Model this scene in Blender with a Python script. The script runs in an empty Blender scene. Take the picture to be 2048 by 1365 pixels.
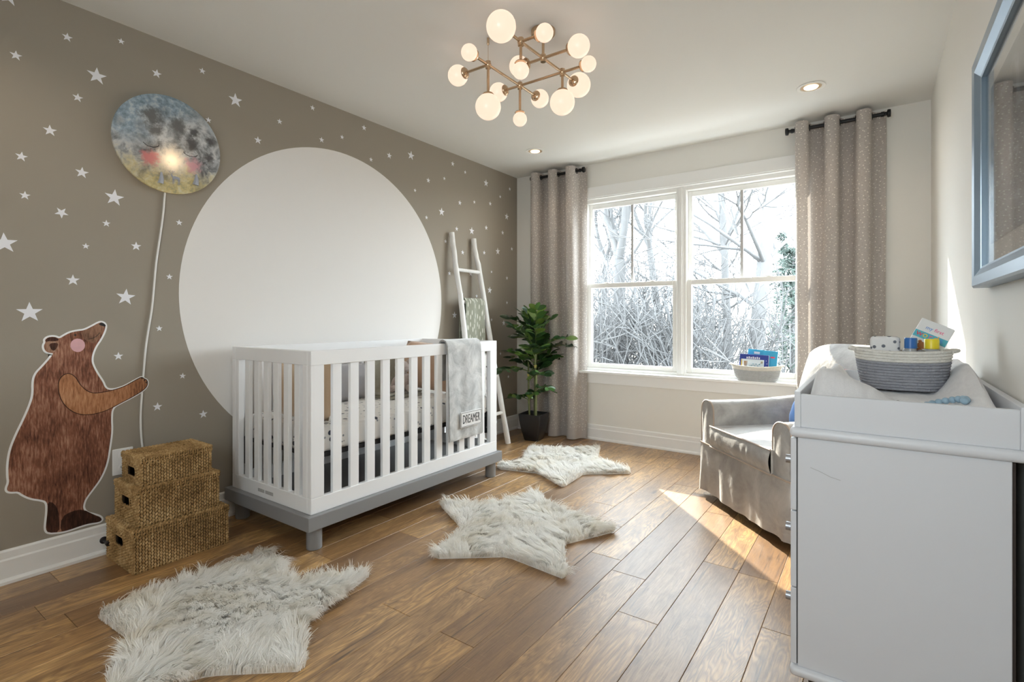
import bpy, bmesh, math, random
import numpy as np
from mathutils import Vector, Matrix, Quaternion, noise as mnoise

random.seed(7)
SC = bpy.context.scene
COL = SC.collection
PI = math.pi

# ------------------------------------------------------------------ camera
cam_d = bpy.data.cameras.new('camera')
cam = bpy.data.objects.new('camera', cam_d)
COL.objects.link(cam)
cam_d.sensor_width = 36.0
cam_d.lens = 36.0 * 1034.0 / 2048.0
cam_d.shift_y = -(682.5 - 638.0) / 2048.0
cam_d.clip_start = 0.02
cam.location = (2.944, 0.0, 1.092)
cam.rotation_euler = (math.radians(90), 0, math.radians(35.185))
SC.camera = cam

# ------------------------------------------------------------------ world, sun, portal, exposure
w = bpy.data.worlds.new('sky'); SC.world = w; w.use_nodes = True
bg = w.node_tree.nodes['Background']
bg.inputs[0].default_value = (0.85, 0.935, 1.0, 1)
bg.inputs[1].default_value = 9.5
sun_d = bpy.data.lights.new('sun', 'SUN'); sun_d.energy = 10.0; sun_d.angle = math.radians(0.6)
sun_d.color = (1.0, 0.90, 0.75)
sun = bpy.data.objects.new('sun', sun_d); COL.objects.link(sun)
sun.rotation_euler = Vector((1.0, -1.1, -0.73)).to_track_quat('-Z', 'Y').to_euler()
sun.location = (-6, 12, 7)
por_d = bpy.data.lights.new('window_portal', 'AREA'); por_d.shape = 'RECTANGLE'
por_d.size = 1.78; por_d.size_y = 1.6; por_d.cycles.is_portal = True
por = bpy.data.objects.new('window_portal', por_d); COL.objects.link(por)
por.location = (1.63, 4.43, 1.4); por.rotation_euler = (math.radians(-90), 0, 0)
por2_d = bpy.data.lights.new('window_portal', 'AREA'); por2_d.shape = 'RECTANGLE'  # portal at the added fill window behind the camera
por2_d.size = 0.82; por2_d.size_y = 1.02; por2_d.cycles.is_portal = True
por2 = bpy.data.objects.new('window_portal', por2_d); COL.objects.link(por2)
por2.location = (2.45, -1.12, 1.50); por2.rotation_euler = (math.radians(90), 0, 0)

SC.view_settings.view_transform = 'Standard'
SC.view_settings.look = 'None'
SC.view_settings.gamma = 1.0
SC.view_settings.use_curve_mapping = False
SC.view_settings.exposure = 0.92
SC.cycles.max_bounces = 10
SC.cycles.diffuse_bounces = 6
SC.cycles.glossy_bounces = 4
SC.cycles.transmission_bounces = 6
SC.cycles.transparent_max_bounces = 12
SC.cycles.caustics_reflective = False
SC.cycles.caustics_refractive = False
SC.cycles.sample_clamp_indirect = 6.0
SC.cycles.use_denoising = True

# ------------------------------------------------------------------ helpers: materials
def mat(name, col, rough=0.5, metal=0.0, spec=0.5, var=None, bump=None, sheen=0.0, coat=0.0,
        emit=None, stretch=None, trans=0.0):
    """principled material; var=(scale, amount) colour variation, bump=(scale, strength)"""
    m = bpy.data.materials.new(name); m.use_nodes = True
    nt = m.node_tree; p = nt.nodes['Principled BSDF']
    p.inputs['Base Color'].default_value = (*col, 1)
    p.inputs['Roughness'].default_value = rough
    p.inputs['Metallic'].default_value = metal
    p.inputs['Specular IOR Level'].default_value = spec
    if sheen:
        p.inputs['Sheen Weight'].default_value = sheen
        p.inputs['Sheen Roughness'].default_value = 0.4
    if coat: p.inputs['Coat Weight'].default_value = coat
    if emit:
        p.inputs['Emission Color'].default_value = (*emit[0], 1)
        p.inputs['Emission Strength'].default_value = emit[1]
    if trans: p.inputs['Transmission Weight'].default_value = trans
    vec = None
    if var or bump:
        tc = nt.nodes.new('ShaderNodeTexCoord'); vec = tc.outputs['Object']
        if stretch:
            mp = nt.nodes.new('ShaderNodeMapping'); mp.inputs['Scale'].default_value = stretch
            nt.links.new(vec, mp.inputs[0]); vec = mp.outputs[0]
    if var:
        n = nt.nodes.new('ShaderNodeTexNoise'); n.inputs['Scale'].default_value = var[0]; n.inputs['Detail'].default_value = 5
        nt.links.new(vec, n.inputs['Vector'])
        mx = nt.nodes.new('ShaderNodeMix'); mx.data_type = 'RGBA'
        a = var[1]
        mx.inputs[6].default_value = (*[c * (1 - a) for c in col], 1)
        mx.inputs[7].default_value = (*[min(1, c * (1 + a)) for c in col], 1)
        nt.links.new(n.outputs['Fac'], mx.inputs[0]); nt.links.new(mx.outputs[2], p.inputs['Base Color'])
    if bump:
        n = nt.nodes.new('ShaderNodeTexNoise'); n.inputs['Scale'].default_value = bump[0]; n.inputs['Detail'].default_value = 4
        nt.links.new(vec, n.inputs['Vector'])
        b = nt.nodes.new('ShaderNodeBump'); b.inputs['Strength'].default_value = bump[1]; b.inputs['Distance'].default_value = 0.01
        nt.links.new(n.outputs['Fac'], b.inputs['Height']); nt.links.new(b.outputs[0], p.inputs['Normal'])
    return m

class NT:
    """tiny node-building helper"""
    def __init__(self, name, rough=0.6, spec=0.5, sheen=0.0):
        self.m = bpy.data.materials.new(name); self.m.use_nodes = True
        self.nt = self.m.node_tree; self.p = self.nt.nodes['Principled BSDF']
        self.out = self.nt.nodes['Material Output']
        self.p.inputs['Roughness'].default_value = rough
        self.p.inputs['Specular IOR Level'].default_value = spec
        if sheen: self.p.inputs['Sheen Weight'].default_value = sheen
    def node(self, t, **kw):
        n = self.nt.nodes.new('ShaderNode' + t)
        for k, v in kw.items(): setattr(n, k, v)
        return n
    def L(self, a, b): self.nt.links.new(a, b)
    def coord(self, which='Object', scale=None, loc=None, rot=None):
        o = self.node('TexCoord').outputs[which]
        if scale or loc or rot:
            mp = self.node('Mapping')
            if scale: mp.inputs['Scale'].default_value = scale
            if loc: mp.inputs['Location'].default_value = loc
            if rot: mp.inputs['Rotation'].default_value = rot
            self.L(o, mp.inputs[0]); o = mp.outputs[0]
        return o
    def noise(self, vec, scale, detail=5, rough=0.55, dist=0.0):
        n = self.node('TexNoise'); n.inputs['Scale'].default_value = scale; n.inputs['Detail'].default_value = detail
        n.inputs['Roughness'].default_value = rough; n.inputs['Distortion'].default_value = dist
        self.L(vec, n.inputs['Vector']); return n.outputs['Fac']
    def voro(self, vec, scale, rnd=1.0, feature='F1', dims='3D', out='Distance'):
        n = self.node('TexVoronoi'); n.voronoi_dimensions = dims; n.feature = feature
        n.inputs['Scale'].default_value = scale; n.inputs['Randomness'].default_value = rnd
        self.L(vec, n.inputs['Vector']); return n.outputs[out]
    def ramp(self, fac, stops, interp='LINEAR'):
        r = self.node('ValToRGB'); r.color_ramp.interpolation = interp
        els = r.color_ramp.elements
        while len(els) < len(stops): els.new(0.5)
        for e, (pos, c) in zip(els, stops):
            e.position = pos; e.color = (*c, 1) if len(c) == 3 else c
        self.L(fac, r.inputs[0]); return r.outputs[0]
    def mix(self, fac, a, b, mode='MIX'):
        n = self.node('Mix'); n.data_type = 'RGBA'; n.blend_type = mode
        for s, v in ((0, fac), (6, a), (7, b)):
            if isinstance(v, (int, float)): n.inputs[s].default_value = v
            elif isinstance(v, tuple): n.inputs[s].default_value = (*v, 1)
            else: self.L(v, n.inputs[s])
        return n.outputs[2]
    def math(self, op, a, b=None):
        n = self.node('Math'); n.operation = op
        for s, v in ((0, a), (1, b)):
            if v is None: continue
            if isinstance(v, (int, float)): n.inputs[s].default_value = v
            else: self.L(v, n.inputs[s])
        return n.outputs[0]
    def bump(self, h, strength=0.3, dist=0.01):
        b = self.node('Bump'); b.inputs['Strength'].default_value = strength; b.inputs['Distance'].default_value = dist
        self.L(h, b.inputs['Height']); self.L(b.outputs[0], self.p.inputs['Normal'])
    def color(self, c): self.L(c, self.p.inputs['Base Color'])

# ------------------------------------------------------------------ helpers: objects
def tag(o, label=None, cat=None, group=None, kind=None):
    if label: o['label'] = label
    if cat: o['category'] = cat
    if group: o['group'] = group
    if kind: o['kind'] = kind
    return o
def thing(name, label, cat, loc=(0, 0, 0), rotz=0.0, group=None):
    o = bpy.data.objects.new(name, None); COL.objects.link(o)
    o.empty_display_size = 0.05
    o.location = loc; o.rotation_euler = (0, 0, rotz)
    return tag(o, label, cat, group)
def link(name, me, parent=None):
    o = bpy.data.objects.new(name, me); COL.objects.link(o)
    if parent: o.parent = parent
    return o
def copy_tree(o, parent=None):
    c = o.copy(); COL.objects.link(c); c.parent = parent
    for ch in list(o.children): copy_tree(ch, c)
    return c

class MB:
    """mesh builder; coordinates are shifted by -origin when built"""
    def __init__(self): self.v = []; self.f = []; self.uv = {}
    def add(self, vs, fs, uvs=None):
        k = len(self.v); self.v += [tuple(p) for p in vs]
        self.f += [tuple(i + k for i in f) for f in fs]
        if uvs:
            for i, q in enumerate(uvs): self.uv[k + i] = q
        return self
    def box(self, a, b):
        x0, x1 = sorted((a[0], b[0])); y0, y1 = sorted((a[1], b[1])); z0, z1 = sorted((a[2], b[2]))
        vs = [(x0, y0, z0), (x1, y0, z0), (x1, y1, z0), (x0, y1, z0), (x0, y0, z1), (x1, y0, z1), (x1, y1, z1), (x0, y1, z1)]
        return self.add(vs, [(0, 3, 2, 1), (4, 5, 6, 7), (0, 1, 5, 4), (1, 2, 6, 5), (2, 3, 7, 6), (3, 0, 4, 7)])
    def obox(self, c, s, R):
        c = Vector(c); vs = []
        for z in (-.5, .5):
            for x, y in ((-.5, -.5), (.5, -.5), (.5, .5), (-.5, .5)):
                vs.append(c + R @ Vector((x * s[0], y * s[1], z * s[2])))
        return self.add(vs, [(0, 3, 2, 1), (4, 5, 6, 7), (0, 1, 5, 4), (1, 2, 6, 5), (2, 3, 7, 6), (3, 0, 4, 7)])
    def tube(self, pts, r, n=8, cap=True, close=False, flat=None):
        pts = [Vector(p) for p in pts]; m = len(pts)
        rs = r if isinstance(r, (list, tuple)) else [r] * m
        vs = []; up = None
        for i, p in enumerate(pts):
            if close: t = pts[(i + 1) % m] - pts[i - 1]
            else: t = pts[min(i + 1, m - 1)] - pts[max(i - 1, 0)]
            t = t.normalized() if t.length > 1e-9 else Vector((0, 0, 1))
            if up is None: up = Vector((0, 0, 1)) if abs(t.z) < .9 else Vector((1, 0, 0))
            a = t.cross(up)
            a = a.normalized() if a.length > 1e-6 else t.orthogonal().normalized()
            b = a.cross(t).normalized(); up = b
            for k in range(n):
                th = 2 * PI * k / n
                vs.append(p + (a * math.cos(th) + b * math.sin(th) * (flat or 1)) * rs[i])
        fs = []
        for i in range(m if close else m - 1):
            j = (i + 1) % m
            for k in range(n):
                k2 = (k + 1) % n
                fs.append((i * n + k, i * n + k2, j * n + k2, j * n + k))
        if cap and not close:
            fs.append(tuple(range(n))[::-1]); fs.append(tuple((m - 1) * n + k for k in range(n)))
        return self.add(vs, fs)
    def cyl(self, a, b, r0, r1=None, n=16, cap=True):
        return self.tube([a, b], [r0, r0 if r1 is None else r1], n, cap)
    def sphere(self, c, r, seg=24, rings=14, sc=(1, 1, 1)):
        vs = [(c[0], c[1], c[2] + r * sc[2])]
        for i in range(1, rings):
            ph = PI * i / rings
            for k in range(seg):
                th = 2 * PI * k / seg
                vs.append((c[0] + r * sc[0] * math.sin(ph) * math.cos(th), c[1] + r * sc[1] * math.sin(ph) * math.sin(th), c[2] + r * sc[2] * math.cos(ph)))
        vs.append((c[0], c[1], c[2] - r * sc[2]))
        fs = []
        for k in range(seg): fs.append((0, 1 + k, 1 + (k + 1) % seg))
        for i in range(rings - 2):
            for k in range(seg):
                a = 1 + i * seg + k; b = 1 + i * seg + (k + 1) % seg
                fs.append((a, a + seg, b + seg, b))
        last = len(vs) - 1; o = 1 + (rings - 2) * seg
        for k in range(seg): fs.append((last, o + (k + 1) % seg, o + k))
        return self.add(vs, fs)
    def lathe(self, prof, c=(0, 0, 0), n=24, axis='z'):
        """profile [(r, h)]; closed at r=0 ends by small rings"""
        vs = []; fs = []
        for r, h in prof:
            for k in range(n):
                th = 2 * PI * k / n; x, y = r * math.cos(th), r * math.sin(th)
                vs.append({'z': (c[0] + x, c[1] + y, c[2] + h), 'x': (c[0] + h, c[1] + x, c[2] + y), 'y': (c[0] + x, c[1] + h, c[2] - y)}[axis])
        for i in range(len(prof) - 1):
            for k in range(n):
                k2 = (k + 1) % n
                fs.append((i * n + k, i * n + k2, (i + 1) * n + k2, (i + 1) * n + k))
        fs.append(tuple(range(n))[::-1]); fs.append(tuple((len(prof) - 1) * n + k for k in range(n)))
        return self.add(vs, fs)
    def prism(self, a, b):
        """two matching loops of 3-D points joined into a solid"""
        n = len(a)
        fs = [tuple(range(n))[::-1], tuple(range(n, 2 * n))]
        for i in range(n):
            j = (i + 1) % n; fs.append((i, j, n + j, n + i))
        return self.add(list(a) + list(b), fs)
    def grid(self, fn, nu, nv, cu=False, cv=False, uvs=False):
        vs = []; q = []
        for i in range(nu + (0 if cu else 1)):
            for j in range(nv + (0 if cv else 1)):
                u, v = i / nu, j / nv
                vs.append(fn(u, v)); q.append((u, v))
        W = nv + (0 if cv else 1); H = nu + (0 if cu else 1)
        fs = []
        for i in range(nu):
            for j in range(nv):
                i2 = (i + 1) % H; j2 = (j + 1) % W
                fs.append((i * W + j, i2 * W + j, i2 * W + j2, i * W + j2))
        return self.add(vs, fs, q if uvs else None)
    def mesh(self, name, m=None, origin=(0, 0, 0), smooth=None, bevel=0, seg=2, fix=True):
        me = bpy.data.meshes.new(name)
        ox, oy, oz = origin
        me.from_pydata([(x - ox, y - oy, z - oz) for x, y, z in self.v], [], self.f)
        if self.uv:
            ul = me.uv_layers.new(name='UVMap')
            for lp in me.loops: ul.data[lp.index].uv = self.uv.get(lp.vertex_index, (0, 0))
        if bevel or fix:
            bm = bmesh.new(); bm.from_mesh(me)
            if fix: bmesh.ops.recalc_face_normals(bm, faces=bm.faces)
            if bevel:
                es = [e for e in bm.edges if len(e.link_faces) == 2 and e.calc_face_angle(0) > 0.6]
                bmesh.ops.bevel(bm, geom=es, offset=bevel, segments=seg, profile=0.5, affect='EDGES', clamp_overlap=True)
            bm.to_mesh(me); bm.free()
        if smooth is not None:
            me.polygons.foreach_set('use_smooth', [True] * len(me.polygons))
            if smooth > 0: me.set_sharp_from_angle(angle=math.radians(smooth))
        if m: me.materials.append(m)
        me.update()
        return me
    def build(self, name, m, parent=None, **kw):
        if parent is not None and 'origin' not in kw:
            o = parent; org = Vector((0, 0, 0))
            while o: org += Vector(o.location); o = o.parent
            kw['origin'] = tuple(org)
        return link(name, self.mesh(name, m, **kw), parent)

def text_mesh(s, size, m, ext=0.0006, align='CENTER', sx=1.0):
    cu = bpy.data.curves.new('lettering', 'FONT'); cu.body = s; cu.size = size; cu.extrude = ext
    cu.align_x = align; cu.align_y = 'CENTER'; cu.resolution_u = 3
    ob = bpy.data.objects.new('lettering_source', cu); COL.objects.link(ob)
    dg = bpy.context.evaluated_depsgraph_get()
    me = bpy.data.meshes.new_from_object(ob.evaluated_get(dg))
    bpy.data.objects.remove(ob); bpy.data.curves.remove(cu)
    for v in me.vertices: v.co.x *= sx
    me.materials.clear(); me.materials.append(m)
    return me
def basis(ex, ey, loc):
    """4x4 from x and y axes"""
    ex = Vector(ex).normalized(); ey = Vector(ey).normalized(); ez = ex.cross(ey)
    M = Matrix((ex, ey, ez)).transposed().to_4x4(); M.translation = Vector(loc); return M
def smooth_loop(p, k=2):
    for _ in range(k):
        q = []
        for i in range(len(p)):
            a, b = p[i], p[(i + 1) % len(p)]
            q.append(tuple(.75 * x + .25 * y for x, y in zip(a, b))); q.append(tuple(.25 * x + .75 * y for x, y in zip(a, b)))
        p = q
    return p
def rot(ax, deg): return Matrix.Rotation(math.radians(deg), 3, ax)
# ================================================================== SETTING
H = 2.5; XR = 3.23; YB = 4.263; YF = -0.95; TW = 0.15
m_wall = mat('warm_white_paint', (0.80, 0.78, 0.735), 0.85, spec=0.2, bump=(220, 0.03))
m_ceil = mat('ceiling_paint', (0.80, 0.795, 0.765), 0.9, spec=0.15)
m_taupe = mat('taupe_paint', (0.325, 0.287, 0.238), 0.8, spec=0.25, bump=(220, 0.03))
m_trim = mat('white_trim_paint', (0.86, 0.855, 0.84), 0.35, spec=0.4)
m_circle = mat('cream_paint', (0.78, 0.755, 0.73), 0.8, spec=0.2)

def struct(name, mb, m, label, cat, **kw):
    return tag(mb.build(name, m, **kw), label, cat, kind='structure')

# floor: dark substrate with single planks laid along the room
m_joint = mat('plank_joint', (0.05, 0.03, 0.018), 0.9)
floor = struct('floor', MB().box((-TW, YF - TW, -0.08), (XR + TW, YB + TW, -0.0035)), m_joint,
               'brown wood plank floor running towards the window', 'floor')
def plank_material():
    k = NT('oak_plank', rough=0.36, spec=0.6); k.p.inputs['Coat Weight'].default_value = .7; k.p.inputs['Coat Roughness'].default_value = .38
    info = k.node('ObjectInfo').outputs['Random']
    base = k.coord('Object')
    off = k.node('CombineXYZ'); k.L(k.math('MULTIPLY', info, 53.0), off.inputs[0]); k.L(k.math('MULTIPLY', info, 91.0), off.inputs[1]); k.L(k.math('MULTIPLY', info, 37.0), off.inputs[2])
    add = k.node('VectorMath'); add.operation = 'ADD'; k.L(base, add.inputs[0]); k.L(off.outputs[0], add.inputs[1])
    def scl(v, s):
        mp = k.node('Mapping'); mp.inputs['Scale'].default_value = s; k.L(v, mp.inputs[0]); return mp.outputs[0]
    v = add.outputs[0]
    # long cathedral figure: contour lines of a stretched noise
    f1 = k.noise(scl(v, (7.5, 1.1, 1)), 1.5, 2.5, .5, .5)
    rings = k.math('PINGPONG', k.math('MULTIPLY', f1, 20.0), 0.5)
    fine = k.noise(scl(v, (150, 10, 1)), 1.2, 6, .7)
    blot = k.noise(scl(v, (9, 1.9, 1)), 1.5, 7, .68, .6)
    # cross-cut saw marks (rough-sawn look)
    saw = k.noise(scl(v, (14, 130, 1)), 1.0, 3, .6)
    tone = k.ramp(info, [(0.0, (0.250, 0.135, 0.055)), (0.22, (0.400, 0.225, 0.088)), (0.42, (0.600, 0.350, 0.130)), (0.6, (0.680, 0.415, 0.165)), (0.8, (0.440, 0.248, 0.096)), (1.0, (0.720, 0.455, 0.195))])
    c = k.mix(k.ramp(rings, [(0.0, (1, 1, 1)), (0.42, (0, 0, 0))]), tone, (0.25, 0.130, 0.055))
    n = k.nt.nodes[-1]
    c = k.mix(0.72, tone, c)
    c = k.mix(k.ramp(fine, [(0.34, (1, 1, 1)), (0.56, (0, 0, 0))]), c, k.mix(0.50, c, (0.120, 0.060, 0.026)))
    c = k.mix(k.ramp(blot, [(0.38, (1, 1, 1)), (0.58, (0, 0, 0))]), c, k.mix(0.60, c, (0.130, 0.066, 0.030)))
    c = k.mix(k.ramp(saw, [(0.62, (0, 0, 0)), (0.80, (.35, .35, .35))]), c, (0.50, 0.32, 0.17))
    streak = k.noise(scl(v, (55, 1.3, 1)), 1.5, 4, .6, .8)
    c = k.mix(k.ramp(streak, [(0.30, (.85, .85, .85)), (0.40, (0, 0, 0))]), c, (0.060, 0.030, 0.014))
    # knots
    kn = k.voro(scl(v, (3.4, 1.1, 1)), 1.25)
    c = k.mix(k.ramp(kn, [(0.02, (1, 1, 1)), (0.075, (0, 0, 0))]), c, (0.055, 0.026, 0.013))
    k.color(c)
    k.L(k.ramp(fine, [(0.3, (.50, .50, .50)), (0.7, (.34, .34, .34))]), k.p.inputs['Roughness'])
    k.bump(k.mix(0.5, fine, saw), 0.10, 0.004)
    return k.m
m_plank = plank_material()
PW = 0.152
rng = random.Random(11)
plank_cache = {}
def plank_mesh(wd, ln):
    key = (round(wd, 3), round(ln, 3))
    if key not in plank_cache:
        plank_cache[key] = MB().box((-wd / 2 + .0006, -ln / 2 + .0006, -0.0035), (wd / 2 - .0006, ln / 2 - .0006, 0.0)).mesh('plank', m_plank, bevel=0.0012, seg=1)
    return plank_cache[key]
x = 2.155 - PW * 15; strip = 0
# joints read off the photograph for the strips where they can be seen
known = {14: 2.087, 15: 1.806}
while x < XR + 0.02:
    a = max(x, -0.01); b = min(x + PW, XR + 0.01)
    if b - a > 0.02:
        idx = round((x - (2.155 - PW * 15)) / PW)
        y = (known.get(idx, rng.uniform(0.0, 1.2)) - 1.22 * 4)
        while y < YB + 0.02:
            y0 = max(y, YF - 0.01); y1 = min(y + 1.22, YB + 0.01)
            if y1 - y0 > 0.03:
                o = link('plank', plank_mesh(b - a, y1 - y0), floor)
                o.location = ((a + b) / 2, (y0 + y1) / 2, 0)
            y += 1.22
    x += PW

struct('ceiling', MB().box((-TW, YF - TW, H), (XR + TW, YB + TW, H + 0.1)), m_ceil, 'plain white painted ceiling', 'ceiling')
wl = struct('wall_left', MB().box((-TW, YF - TW, 0), (0, YB + TW, H)), m_taupe, 'taupe accent wall behind the crib', 'wall')
struct('wall_right', MB().box((XR, YF - TW, 0), (XR + TW, YB + TW, H)), m_wall, 'off-white wall behind the dresser', 'wall')
# opening added in the unseen wall behind the camera to let in fill daylight
wf = MB()
wf.box((0, YF - TW, 0), (2.05, YF, H)); wf.box((2.85, YF - TW, 0), (XR, YF, H)); wf.box((2.05, YF - TW, 0), (2.85, YF, 1.0)); wf.box((2.05, YF - TW, 2.0), (2.85, YF, H))
struct('wall_front', wf, m_wall, 'off-white wall behind the camera', 'wall', fix=False)
WX0, WX1, WZ0, WZ1 = 0.745, 2.515, 0.61, 2.19
wb = MB()
wb.box((0, YB, 0), (WX0, YB + TW, H)); wb.box((WX1, YB, 0), (XR, YB + TW, H))
wb.box((WX0, YB, 0), (WX1, YB + TW, WZ0)); wb.box((WX0, YB, WZ1), (WX1, YB + TW, H))
struct('wall_back', wb, m_wall, 'off-white wall around the double window', 'wall', fix=False)

# painted circle on the accent wall
cy, cz, cr = 2.175, 1.225, 0.985
pc = [(cy + cr * math.cos(2 * PI * i / 128), cz + cr * math.sin(2 * PI * i / 128)) for i in range(128)]
pc = [p for p in pc]
circ = MB().prism([(0.0, a, b) for a, b in pc], [(0.0008, a, b) for a, b in pc]).build('painted_circle', m_circle, wl)
tag(circ, 'large cream circle painted on the taupe wall')

# baseboards: stepped profile with a shoe strip
def baseboard(name, fn, label):
    prof = [(0, 0), (0.028, 0), (0.028, 0.012), (0.020, 0.022), (0.016, 0.022), (0.016, 0.095), (0.012, 0.102), (0.012, 0.130), (0.006, 0.137), (0, 0.137)]
    return struct(name, MB().prism([fn(0, d, z) for d, z in prof], [fn(1, d, z) for d, z in prof]), m_trim, label, 'baseboard')
baseboard('baseboard_left', lambda t, d, z: (d, YF + t * (YB - YF), z), 'white baseboard under the taupe wall')
baseboard('baseboard_back', lambda t, d, z: (0.03 + t * (XR - 0.06), YB - d, z), 'white baseboard under the window')
baseboard('baseboard_right', lambda t, d, z: (XR - d, YF + t * (YB - YF), z), 'white baseboard behind the dresser')
baseboard('baseboard_front', lambda t, d, z: (0.03 + t * (XR - 0.06), YF + d, z), 'white baseboard behind the camera')

# ------------------------------------------------------------------ windows
m_sash = mat('white_vinyl', (0.84, 0.835, 0.81), 0.35, spec=0.45)
m_lock = mat('white_lock', (0.78, 0.78, 0.76), 0.3)
m_grille = mat('grey_grille_bar', (0.46, 0.45, 0.45), 0.5)
def pane_material():
    k = NT('window_glass'); nt = k.nt
    lw = k.node('LayerWeight'); lw.inputs['Blend'].default_value = 0.5
    fac = k.math('ADD', k.math('MULTIPLY', k.math('POWER', lw.outputs['Facing'], 5.0), .7), .012)
    tr = k.node('BsdfTransparent'); tr.inputs[0].default_value = (0.97, 0.985, 0.985, 1)
    gl = k.node('BsdfGlossy'); gl.inputs['Roughness'].default_value = 0.02
    mx = k.node('MixShader'); k.L(fac, mx.inputs[0]); k.L(tr.outputs[0], mx.inputs[1]); k.L(gl.outputs[0], mx.inputs[2])
    k.L(mx.outputs[0], k.out.inputs[0]); return k.m
m_pane = pane_material()
def rect_frame(mb, x0, x1, z0, z1, y0, y1, l, r, b, t):
    mb.box((x0, y0, z0), (x0 + l, y1, z1)); mb.box((x1 - r, y0, z0), (x1, y1, z1))
    mb.box((x0 + l, y0, z0), (x1 - r, y1, z0 + b)); mb.box((x0 + l, y0, z1 - t), (x1 - r, y1, z1)); return mb
def window(n, x0, x1, label):
    w_ = tag(thing('window_%d' % n, label, 'window', (x0, YB, WZ0)), kind='structure')
    rect_frame(MB(), x0, x1, WZ0 + .012, WZ1, YB + 0.02, YB + 0.12, 0.022, 0.022, 0.025, 0.045).build('frame', m_sash, w_, bevel=.002, seg=1)
    xa, xb = x0 + 0.022, x1 - 0.022
    us = rect_frame(MB(), xa, xb, 1.372, WZ1 - 0.046, YB + 0.078, YB + 0.112, 0.032, 0.032, 0.035, 0.042).build('upper_sash', m_sash, w_, bevel=.003)
    ls = rect_frame(MB(), xa, xb, WZ0 + 0.037, 1.412, YB + 0.036, YB + 0.074, 0.037, 0.037, 0.040, 0.040).build('lower_sash', m_sash, w_, bevel=.003)
    MB().box((xa + .03, YB + 0.094, 1.405), (xb - .03, YB + 0.098, WZ1 - 0.086)).build('pane', m_pane, us)
    MB().box((xa + .035, YB + 0.053, WZ0 + 0.075), (xb - .035, YB + 0.057, 1.375)).build('pane', m_pane, ls)
    xm = (xa + xb) / 2
    MB().box((xm - .011, YB + 0.086, 1.406), (xm + .011, YB + 0.093, WZ1 - 0.087)).build('grille_bar', m_grille, us)
    for q in (-.22, .20):
        MB().lathe([(.001, 0), (.020, 0), (.020, .006), (.012, .012), (.001, .012)], (xm + q, YB + .055, 1.412), 14).box((xm + q - .034, YB + .048, 1.414), (xm + q + .004, YB + .060, 1.424)).build('sash_lock', m_lock, ls, bevel=.0015)
    return w_
w3 = tag(thing('window_3', 'added white fill-light window in the wall behind the camera', 'window', (2.05, YF, 1.0)), kind='structure')  # window added out of view so daylight fills the dresser's near side
rect_frame(MB(), 2.05, 2.85, 1.0, 2.0, YF - .11, YF - .03, .05, .05, .05, .05).build('frame', m_sash, w3, bevel=.002, seg=1)
MB().box((2.43, YF - .10, 1.05), (2.47, YF - .04, 1.95)).build('mullion', m_sash, w3)
for xa_, xb_ in ((2.10, 2.43), (2.47, 2.80)): MB().box((xa_, YF - .072, 1.05), (xb_, YF - .068, 1.95)).build('pane', m_pane, w3)
XM = (WX0 + WX1) / 2
window(1, WX0, XM - 0.018, 'left white double-hung window next to the plant curtain')
window(2, XM + 0.018, WX1, 'right white double-hung window above the book basket')
mm = MB().box((XM - .018, YB + .012, WZ0 + .012), (XM + .018, YB + .13, WZ1)); mm.box((XM - .008, YB + .004, WZ0 + .03), (XM + .008, YB + .013, WZ1 - .02))
struct('trim_1', mm, m_sash, 'white mullion post between the two windows', 'trim', bevel=.002)
struct('trim_2', MB().box((WX0 - .095, YB - .020, WZ1), (WX1 + .095, YB, WZ1 + .092)).box((WX0, YB - .012, WZ1 - .012), (WX1, YB + .02, WZ1)), m_trim, 'white head casing above the windows', 'trim', bevel=.002)
struct('trim_3', MB().box((WX0 - .095, YB - .018, WZ0 - .08), (WX0, YB, WZ1)), m_trim, 'white side casing half hidden by the left curtain', 'trim', bevel=.002)
struct('trim_4', MB().box((WX1, YB - .018, WZ0 - .08), (WX1 + .095, YB, WZ1)), m_trim, 'white side casing hidden by the right curtain', 'trim', bevel=.002)
struct('trim_5', MB().box((WX0 - .03, YB - .075, WZ0 - .008), (WX1 + .03, YB + .10, WZ0 + .014)), m_trim, 'white window sill board under the windows', 'trim', bevel=.004)
struct('trim_6', MB().box((WX0 - .02, YB - .022, WZ0 - .098), (WX1 + .02, YB, WZ0 - .008)), m_trim, 'white apron board below the window sill', 'trim', bevel=.002)
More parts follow.
